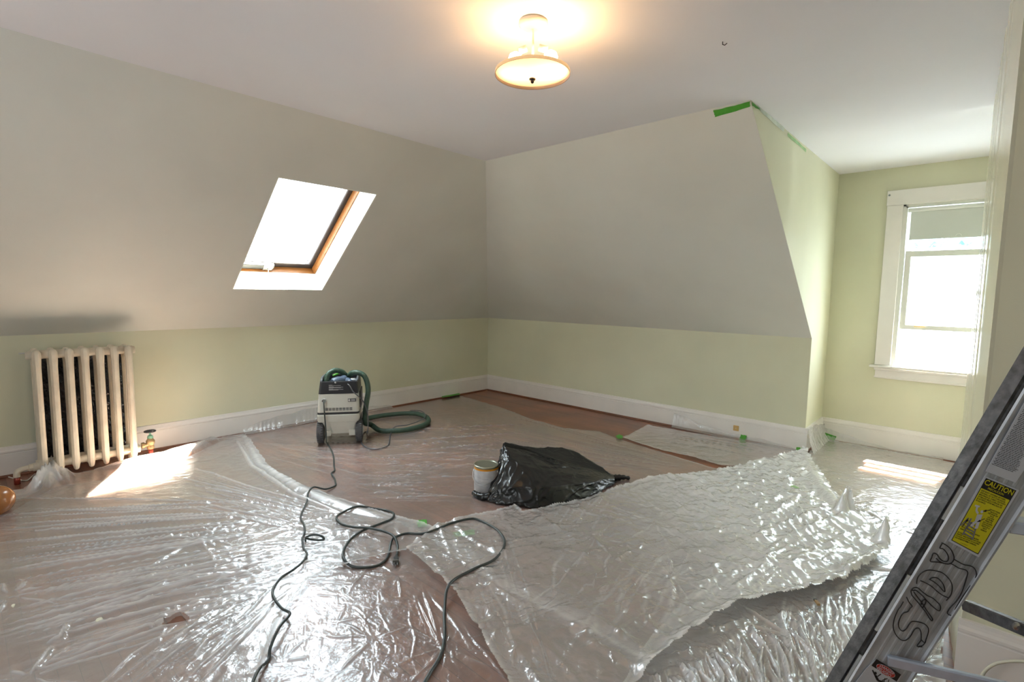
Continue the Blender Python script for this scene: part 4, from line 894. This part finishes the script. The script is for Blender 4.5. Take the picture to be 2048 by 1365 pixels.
c = FP(1633, 1228); c.z = .05; o = MB().box(c, (.012, .030, .009), Matrix.Rotation(.6, 3, 'Z')).build('wood_scrap', mat('tan_scrap', (.35, .22, .10), .6)); tag(o, 'small tan scrap with black end on the plastic left of the ladder', 'debris')
MB().box(c + Matrix.Rotation(.6, 3, 'Z') @ Vector((0, .019, 0)), (.0122, .010, .0092), Matrix.Rotation(.6, 3, 'Z')).build('black_end', M_BLACK, o)

# ---------------------------------------------------------------- ladder
ZA, ZB = .80, .92
def CP(px, py, z): return Vector(CAM + ray(px, py) * z)
A_ = CP(1980, 1012, ZA); B_ = CP(1758, 1365, ZB)           # centre line of the near rail web
tdir = (A_ - B_).normalized(); wl = CP(1911, 1012, ZA); wr = CP(2048, 1012, ZA)
wdir = (wr - wl); wdir = (wdir - tdir * wdir.dot(tdir)).normalized(); ndir = tdir.cross(wdir).normalized()
if ndir.dot(Vector(CAM) - A_) < 0: ndir = -ndir
lad = empty('stepladder', A_ - tdir * (A_.z / tdir.z), 'weathered aluminium stepladder with yellow caution sticker and scrawled letters', 'ladder')
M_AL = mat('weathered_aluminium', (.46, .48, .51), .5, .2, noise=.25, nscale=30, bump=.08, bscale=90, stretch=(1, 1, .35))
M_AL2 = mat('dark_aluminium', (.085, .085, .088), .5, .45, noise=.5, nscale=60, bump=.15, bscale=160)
M_AL3 = mat('polished_step', (.60, .67, .80), .3, .6, noise=.1, nscale=30)
def onweb(px, py, off=0): return PL(px, py, A_ + ndir * off, ndir)
def side(px, py): p = onweb(px, py) - A_; return p.dot(wdir), p.dot(tdir)
wL = side(1911, 1012)[0]; wLb = side(1699, 1365)[0]; wR = side(2046, 1012)[0]; wRb = side(1818, 1365)[0]
tA = 0.0; tB = side(1758, 1365)[1]
def edge(w0, w1, t): return w0 + (w1 - w0) * (t - tA) / (tB - tA)
tfoot = -(A_.z - .012) / tdir.z; ttop = .95
def W3(a, t, d=0): return A_ + wdir * a + tdir * t + ndir * d
mb = MB()
w0, w1 = (wL + wLb) / 2, (wR + wRb) / 2
def rail_ring(t):
    k0, k1 = edge(wL, wLb, max(t, tB * 1.3)), edge(wR, wRb, max(t, tB * 1.3))
    pr = [(k0, .001), (k0 + .003, .001), (k0 + .004, 0)]
    for i in range(5):       # ribs pressed into the web
        c_ = k0 + (k1 - k0) * (.2 + .16 * i); pr += [(c_ - .004, 0), (c_ - .002, .0007), (c_ + .002, .0007), (c_ + .004, 0)]
    pr += [(k1 - .005, 0), (k1 - .004, .004), (k1, .004), (k1, -.024), (k1 - .002, -.024), (k1 - .002, -.003), (k0, -.003)]
    return [W3(a, t, d) for a, d in pr]
mb.loft([rail_ring(t) for t in (tfoot, -.6, tB, -.2, 0, .4, ttop)]); rail = mb.build('side_rail', M_AL, lad)
# feet
MB().box(W3((w0 + w1) / 2, tfoot + .02, -.012), (w1 - w0 + .012, .04, .034), Matrix((wdir, tdir, ndir)).transposed()).build('rubber_foot', M_BLACK, rail, bevel=.004)
# far (rear) rail folded against it
r0 = CP(2048, 736, .90); r1 = CP(1672, 1365, 1.03); rd = (r0 - r1).normalized()
rw = (ndir.cross(rd)).normalized()
if rw.dot(wdir) < 0: rw = -rw
rl_ = []
for t in (-.95, -.6, -.28, 0, .3, .9):
    base = r0 - rd * .0 + rd * (t - .1)
    rl_.append([base + rw * a + ndir * d for a, d in ((0, .006), (.0015, .006), (.0025, 0), (.014, 0), (.016, .002), (.019, .002), (.021, 0), (.030, 0), (.032, .002), (.035, .002), (.037, 0), (.052, 0), (.052, -.003), (.002, -.003), (.002, -.02), (0, -.02))])
low = r0 + rd * (-1.0 - .1); tl_ = -(low.z - .012) / rd.z
rl_.insert(0, [p + rd * tl_ + rd * 0 - rd * .05 for p in rl_[0]])
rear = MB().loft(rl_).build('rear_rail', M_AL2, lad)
M_AL4 = mat('bright_aluminium', (.62, .60, .56), .3, .85)
def RP_(t, a, d): return r0 + rd * t + rw * a + ndir * d
for t0, t1 in ((-.235, -.305), (-.43, -.56), (-.62, -.98)):
    MB().loft([[RP_(t, a, d) for a, d in ((.010, .003), (.014, .006), (.018, .003), (.022, .006), (.026, .003), (.030, .006), (.036, .003), (.040, .006), (.044, .003), (.044, .001), (.010, .001))] for t in (t0, t1)]).build('ribbed_sleeve', M_AL4, rear)
hb = MB().loft([[RP_(t, a, d) for a, d in ((.028, .008), (.044, .008), (.044, .011), (.028, .011))] for t in (-.225, -.37)]).build('hinge_plate', mat('hinge_beige', (.50, .45, .36), .35, .5), rear, bevel=.001)
M_RIV = mat('rivet', (.22, .16, .12), .4, .6)
for t in (-.245, -.275, -.305, -.335): MB().lathe([(.0035, 0), (.0035, .0018), (0, .002)], RP_(t, .036, .011), tuple(ndir), 10).build('rivet', M_RIV, hb)
# steps: run from the rail towards the out-of-frame rail
FH = Vector((FV[0], FV[1], 0)).normalized(); RH = Vector((FV[1], -FV[0], 0)).normalized()
sdir = (RH * .90 - FH * .42).normalized(); SLEN = .42
def step(p, dv, h_, d_, m, name='step', inset=0.0, L=SLEN):
    p = Vector(p); dv = dv.normalized(); upv = Vector((0, 0, 1)); upv = (upv - dv * upv.dot(dv)).normalized(); fw = dv.cross(upv).normalized()
    if fw.dot(Vector(CAM) - p) < 0: fw = -fw
    pr = [(0, 0), (.003, -.002), (.003, -h_), (0, -h_ - .002), (-.002, -h_), (-.002, -.004), (-d_, -.004), (-d_, 0)]
    ring = lambda q: [q + fw * a + upv * b for a, b in pr]
    o = MB().loft([ring(p - dv * inset), ring(p + dv * L)]).build(name, m, lad)
    return o
pA = onweb(1776, 1313, .004); step(pA, PL(2002, 1365, pA, FH * .90 + RH * .42) - pA, .016, .006, M_AL3, 'step')
pB = onweb(2022, 1043, -.004); dB = sdir; step(pB, dB, .018, .03, M_AL3, 'step')
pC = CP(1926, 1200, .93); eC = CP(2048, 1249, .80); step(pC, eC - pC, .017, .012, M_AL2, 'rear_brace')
MB().lathe([(.006, 0), (.006, .003), (.003, .005), (0, .005)], CP(2031, 1252, .80), tuple(-FH), 12).build('bolt', M_STEEL, lad)
pD = onweb(1560, 1660, .004); step(pD, sdir, .016, .03, M_AL3, 'step')
# opposite rail, beyond the right edge of the frame
off_ = sdir * SLEN
mb = MB(); mb.loft([[p + off_ for p in rail_ring(t)] for t in (tfoot, tB, 0, ttop)]); mb.build('side_rail', M_AL, lad)
MB().box(W3(0, ttop, 0) + off_ * .5, (.14, .09, .02), Matrix((sdir, sdir.cross(Vector((0, 0, 1))), (0, 0, 1))).transposed()).build('top_cap', M_AL, lad, bevel=.004)

# stickers on the web
def text_mesh(mbt, s, size, org, xd, yd, nd, align='LEFT', bold=0.0, sx=1.0):
    c = bpy.data.curves.new('t', 'FONT'); c.body = s; c.size = size; c.align_x = align; c.offset = bold; c.resolution_u = 2
    o = bpy.data.objects.new('t', c); COL.objects.link(o); dg = bpy.context.evaluated_depsgraph_get(); me = bpy.data.meshes.new_from_object(o.evaluated_get(dg))
    mbt.add([org + xd * (v.co.x * sx) + yd * v.co.y + nd * .0 for v in me.vertices], [tuple(p.vertices) for p in me.polygons])
    bpy.data.objects.remove(o); bpy.data.curves.remove(c); bpy.data.meshes.remove(me)
def flat(mb, px, off): return mb.prism([onweb(a, b, off) for a, b in px], ndir * .0003)
M_YEL = mat('sticker_yellow', (.70, .64, .015), .4); M_INK = mat('sticker_black', (.012, .012, .012), .4); M_STW = mat('sticker_white', (.62, .65, .72), .35); M_RED = mat('sticker_red', (.55, .035, .02), .4)
TL, TR, BL_, BR_ = (1972, 956.7), (2032.6, 981.7), (1902.4, 1081.2), (1956, 1109.8)
def bil(u, v, off=0.0):    # u across, v down the sticker
    x = TL[0] * (1 - u) * (1 - v) + TR[0] * u * (1 - v) + BL_[0] * (1 - u) * v + BR_[0] * u * v
    y = TL[1] * (1 - u) * (1 - v) + TR[1] * u * (1 - v) + BL_[1] * (1 - u) * v + BR_[1] * u * v
    return onweb(x, y, off)
def quad(mb, u0, v0, u1, v1, off): return mb.prism([bil(u0, v0, off), bil(u1, v0, off), bil(u1, v1, off), bil(u0, v1, off)], ndir * .0002)
st = quad(MB(), -.07, -.02, 1.07, 1.03, .0020).build('caution_sticker', M_STW, lad); st['label'] = 'yellow and black caution sticker on white backing'
quad(MB(), 0, 0, 1, 1, .0023).build('sticker_border', M_INK, st); quad(MB(), .025, .155, .975, .99, .0026).build('yellow_field', M_YEL, st)
o0 = bil(0, 0, .0030); xd = (bil(1, 0, .0030) - o0); SW = xd.length; xd = xd.normalized(); yd = (bil(0, 0, .003) - bil(0, 1, .003)); SH = yd.length; yd = (yd - xd * yd.dot(xd) * 1.0).normalized()
yd = (bil(.5, 0, .003) - bil(.5, 1, .003)).normalized()
def tx(mbt, s, u, v, size, align='LEFT', bold=.0, sx=1.0): text_mesh(mbt, s, size * SW, bil(u, v, .0030), xd, yd, ndir, align, bold * SW, sx)
mb = MB(); tx(mb, 'CAUTION', .5, .088, .215, 'CENTER', .004, .98); tx(mb, 'PRECAUCION', .47, .135, .085, 'CENTER', .001, 1.0); mb.build('caution_lettering', M_YEL, st)
mb = MB()
for i, s in enumerate(('KEEP BODY CENTERED BETWEEN', 'SIDE RAILS. DO NOT OVER-REACH.', 'MANTENGA EL CUERPO CENTRADO', 'ENTRE LOS RIELES LATERALES. NO', 'SE EXTIENDA USTED MAS ALLA DE', 'SU ALCANCE.')):
    tx(mb, s, .06, .195 + i * .031, .060, bold=.0012, sx=.88)
for i, s in enumerate(('DO NOT STAND', 'ABOVE 2ND', 'STEP FROM TOP', 'NO SE', 'COLOQUE', 'DE PIE MAS', 'ARRIBA DEL', '2DO PELDANO', 'CONTANDO A', 'PARTIR DE LA', 'PARTE', 'SUPERIOR')):
    tx(mb, s, .76, .385 + i * .0275, .055, 'CENTER', .0012, .82)
for i, s in enumerate(('LOCK SPREADERS', 'ASEGURE LOS SEPARADORES')): tx(mb, s, .07, .775 + i * .030, .056, bold=.0012, sx=.9)
for i, s in enumerate(('SET ALL FOUR FEET ON FIRM LEVEL', 'SURFACE. WEAR SLIP-RESISTANT SHOES.', 'COLOQUE LAS CUATRO PATAS SOBRE', 'UNA SUPERFICIE FIRME Y NIVELADA.')):
    tx(mb, s, .05, .862 + i * .028, .054, bold=.0012, sx=.84)
tx(mb, 'DO NOT REMOVE', .3, .977, .034, sx=.9)
mb.build('small_lettering', M_INK, st)
# pictogram: worker on a ladder, arrows
def poly_bar(mbt, pts, wd, off=.0031):
    P = [bil(u, v, off) for u, v in pts]
    for a, b in zip(P[:-1], P[1:]):
        d = (b - a).normalized(); s = d.cross(ndir).normalized() * wd * SW / 2; mbt.add([a - s, a + s, b + s, b - s], [(0, 1, 2, 3)])
fig = [(.20, .47), (.30, .44), (.24, .50), (.31, .53), (.36, .51)]
mb = MB()
for pts, wd in (([(.12, .415), (.27, .405)], .05), ([(.20, .42), (.24, .475), (.33, .50)], .055), ([(.40, .50), (.42, .56), (.44, .60)], .15), ([(.42, .60), (.35, .66), (.36, .70)], .085), ([(.47, .60), (.50, .66), (.52, .70)], .085)): poly_bar(mb, pts, wd, .0033)
for k in range(12):
    a = 2 * math.pi * k / 12; b = 2 * math.pi * (k + 1) / 12; c_ = bil(.41, .455, .0033); rr = .045 * SW
    mb.add([c_, c_ + (xd * math.cos(a) + yd * math.sin(a)) * rr, c_ + (xd * math.cos(b) + yd * math.sin(b)) * rr], [(0, 1, 2)])
mb.build('worker_figure', M_STW, st)
mb = MB(); lb = MB()
for pts in ([(.22, .60), (.24, .86)], [(.48, .66), (.60, .86)], [(.14, .61), (.03, .76)], [(.30, .64), (.22, .80)]): poly_bar(lb, pts, .045, .00305)
for k in range(5): poly_bar(lb, [(.23 + .005 * k, .66 + .042 * k), (.50 + .022 * k, .675 + .042 * k)], .035, .00305)
for k in range(3): poly_bar(lb, [(.12 - .03 * k, .64 + .04 * k), (.28 - .03 * k, .66 + .04 * k)], .02, .00305)
lb.build('pictogram_ladder', mat('pictogram_grey', (.22, .22, .22), .4), st)
for a_, b_ in (((.62, .385), (.46, .435)), ((.60, .525), (.46, .60)), ((.10, .76), (.14, .64))):
    poly_bar(mb, [a_, b_], .022, .0034); p0 = bil(*a_, .0034); p1 = bil(*b_, .0034); d = (p1 - p0).normalized(); s = d.cross(ndir).normalized()
    mb.add([p1 + d * .04 * SW, p1 - d * .06 * SW + s * .04 * SW, p1 - d * .06 * SW - s * .04 * SW], [(0, 1, 2)])
mb.build('arrows', M_INK, st)
# long white instruction label above it
lab = flat(MB(), [(1971, 943), (2031, 966), (2140, 800), (2085, 740)], .0020).build('instruction_label', M_STW, lad); lab['label'] = 'long white instruction label with fine print'
mb = MB(); p0 = onweb(1974, 939, .0026); e0 = onweb(2030, 960, .0026) - p0; LWd = e0.length; e0 = e0.normalized(); g0 = (onweb(2085, 745, .0026) - onweb(1971, 943, .0026)); LHt = g0.length; g0 = g0.normalized()
v = .06
while v < .97:
    u = .05 + (.04 if rng.random() < .3 else 0); end = .72 + .24 * rng.random(); hgt = .0011
    while u < end:
        wl_ = .03 + .09 * rng.random(); a = p0 + e0 * (u * LWd) + g0 * (v * LHt); b = a + e0 * (min(wl_, end - u) * LWd)
        mb.add([a, b, b + g0 * hgt, a + g0 * hgt], [(0, 1, 2, 3)]); u += wl_ + .015
    v += .0155 if rng.random() > .12 else .028
mb.build('fine_print', mat('fine_print', (.06, .06, .08), .5), lab)
# danger sticker at the lower edge
Dq = [(1744.6, 1331), (1756, 1318), (1803, 1345), (1800, 1365), (1770, 1410), (1700, 1400), (1722, 1362)]
dg_ = flat(MB(), [(1733, 1337), (1750, 1321), (1802, 1352), (1796, 1366), (1752, 1425), (1690, 1392)], .0020).build('danger_sticker', M_STW, lad); dg_['label'] = 'white danger sticker with red oval at the bottom edge'
flat(MB(), [(1743, 1332), (1753, 1319), (1802, 1350), (1793, 1364)], .0024).build('black_header', M_INK, dg_)
def oval(mbt, cx, cy, a, b, ang, off, n=32):
    c_ = math.cos(ang); s_ = math.sin(ang); return mbt.prism([onweb(cx + a * math.cos(2 * math.pi * k / n) * c_ - b * math.sin(2 * math.pi * k / n) * s_, cy + a * math.cos(2 * math.pi * k / n) * s_ + b * math.sin(2 * math.pi * k / n) * c_, off) for k in range(n)], ndir * .0002)
oval(MB(), 1771.5, 1342.5, 21.5, 8.6, .56, .0028).build('oval_rim', M_STW, dg_); oval(MB(), 1771.5, 1342.5, 20.6, 7.7, .56, .0031).build('red_oval', M_RED, dg_)
q0 = onweb(1771.5, 1342.5, .0036); qx = (onweb(1790, 1354.2, .0036) - q0).normalized(); qy = ndir.cross(qx).normalized()
if qy.z < 0: qy = -qy
mb = MB(); text_mesh(mb, 'DANGER', .0078, q0 + qy * .0006, qx, qy, ndir, 'CENTER', .0001, 1.15); text_mesh(mb, 'PELIGRO', .0078, q0 - qy * .0062, qx, qy, ndir, 'CENTER', .0001, 1.15); mb.build('danger_lettering', M_STW, dg_)
mb = MB()
def bar(mbt, pts, wd, off):
    P = [onweb(a, b, off) for a, b in pts]
    for a, b in zip(P[:-1], P[1:]):
        d = (b - a).normalized(); s = d.cross(ndir).normalized() * wd / 2; mbt.add([a - s, a + s, b + s, b - s], [(0, 1, 2, 3)])
bar(mb, [(1745, 1341), (1749, 1350), (1754, 1358)], .0022, .0026); bar(mb, [(1751, 1352), (1756, 1362), (1768, 1366), (1776, 1372)], .004, .0026); bar(mb, [(1755, 1354), (1762, 1349)], .0025, .0026)
bar(mb, [(1764, 1362), (1775, 1358)], .0025, .0026); oval(mb, 1750.5, 1347.5, 3, 3, 0, .0026, 14); bar(mb, [(1770, 1357), (1766, 1372)], .0015, .0026); bar(mb, [(1778, 1360), (1774, 1374)], .0015, .0026)
mb.build('falling_figure', M_INK, dg_)
# hand-drawn letters
Z = lambda x, y: (1640 + x / 4.475, 1060 + y / 4.475)
strokes = [
 [(745, 645), (720, 690), (700, 715), (675, 770), (662, 810), (655, 860), (662, 905), (690, 955), (725, 988), (760, 993), (790, 975), (815, 945), (840, 900), (865, 882), (890, 888), (905, 925), (905, 985), (890, 1010), (868, 1045), (915, 1050)],
 [(775, 605), (800, 655), (825, 685), (805, 705), (785, 735), (750, 745), (722, 780), (703, 835), (708, 880), (740, 910), (775, 885), (800, 845), (830, 822), (885, 828), (935, 845), (968, 880), (970, 920), (950, 980), (938, 1015), (905, 985)], [(938, 1015), (915, 1040), (885, 1045)],
 [(815, 545), (835, 522), (875, 522), (920, 560), (960, 590), (1010, 615), (1050, 650), (1078, 685), (1072, 725), (1050, 722), (1010, 690), (960, 640), (915, 590), (860, 545), (840, 545), (815, 545), (822, 585), (850, 620), (880, 655), (915, 700), (950, 745), (980, 795), (1000, 818), (1008, 800), (985, 765), (950, 715), (915, 660), (870, 600), (840, 560)],
 [(905, 672), (915, 640), (935, 625), (948, 638), (940, 665), (918, 700)],
 [(865, 485), (870, 440), (895, 400), (940, 370), (985, 362), (1040, 370), (1090, 385), (1130, 415), (1165, 455), (1183, 500), (1182, 545), (1168, 590), (1130, 635)],
 [(900, 458), (950, 480), (1000, 510), (1050, 555), (1100, 590), (1150, 612)], [(980, 445), (1005, 430), (1045, 432), (1080, 458), (1108, 500), (1118, 545), (1110, 555), (1070, 510), (1030, 475), (980, 445)],
 [(1090, 118), (1130, 140), (1170, 175), (1195, 225), (1198, 265), (1175, 298), (1140, 308), (1090, 298), (1040, 290), (988, 285), (1000, 250), (1015, 212), (1045, 220), (1070, 255), (1100, 280), (1135, 285), (1150, 262), (1145, 230), (1125, 195), (1100, 172), (1072, 165), (1095, 120)],
 [(1040, 258), (1070, 285), (1110, 302)],
 [(1198, 265), (1240, 290), (1290, 315), (1345, 325), (1385, 350), (1400, 395), (1385, 445), (1340, 510), (1290, 580), (1240, 660), (1200, 730), (1180, 768), (1140, 750), (1165, 700), (1220, 640), (1260, 580), (1285, 520), (1310, 440), (1322, 385), (1300, 360), (1250, 348), (1210, 325), (1165, 300)]]
mb = MB()
for s in strokes: mb.tube(smooth_path([onweb(*Z(*q), .0019) for q in s], 3), .00085, 5)
sc = mb.build('marker_scrawl', M_INK, lad); sc['label'] = 'SADY hand-drawn in black marker outline letters'
sc.data.polygons.foreach_set('use_smooth', [True] * len(sc.data.polygons))

# cream cable at the lower right
cp = [CP(1825, 1353, 1.75), CP(1870, 1360, 1.75), CP(1930, 1368, 1.75), CP(1955, 1372, 1.76), CP(1962, 1358, 1.76), CP(1972, 1340, 1.77), CP(1990, 1328, 1.78), (CP(2015, 1324, 1.79)), CP(2048, 1324, 1.8), CP(2090, 1330, 1.8), CP(2130, 1350, 1.8)]
gp_ = [FP(1700, 1345), FP(1760, 1352), FP(1825, 1354), FP(1875, 1362), FP(1915, 1372)]; gp_ = [p + Vector((0, 0, .035)) for p in gp_]
wn = [PL(a, b, (0, -2.68, 0), (0, 1, 0)) for a, b in ((1958, 1372), (1962, 1357), (1972, 1341), (1990, 1329), (2015, 1324), (2048, 1324), (2090, 1332), (2120, 1350))]
o = MB().tube(smooth_path(gp_ + [Vector((wn[0].x, wn[0].y, .012))] + wn, 7), .005, 8).build('cream_cable', mat('cream_cable', (.62, .60, .48), .45), smooth=True); tag(o, 'cream cable looped against the baseboard behind the ladder', 'cable')
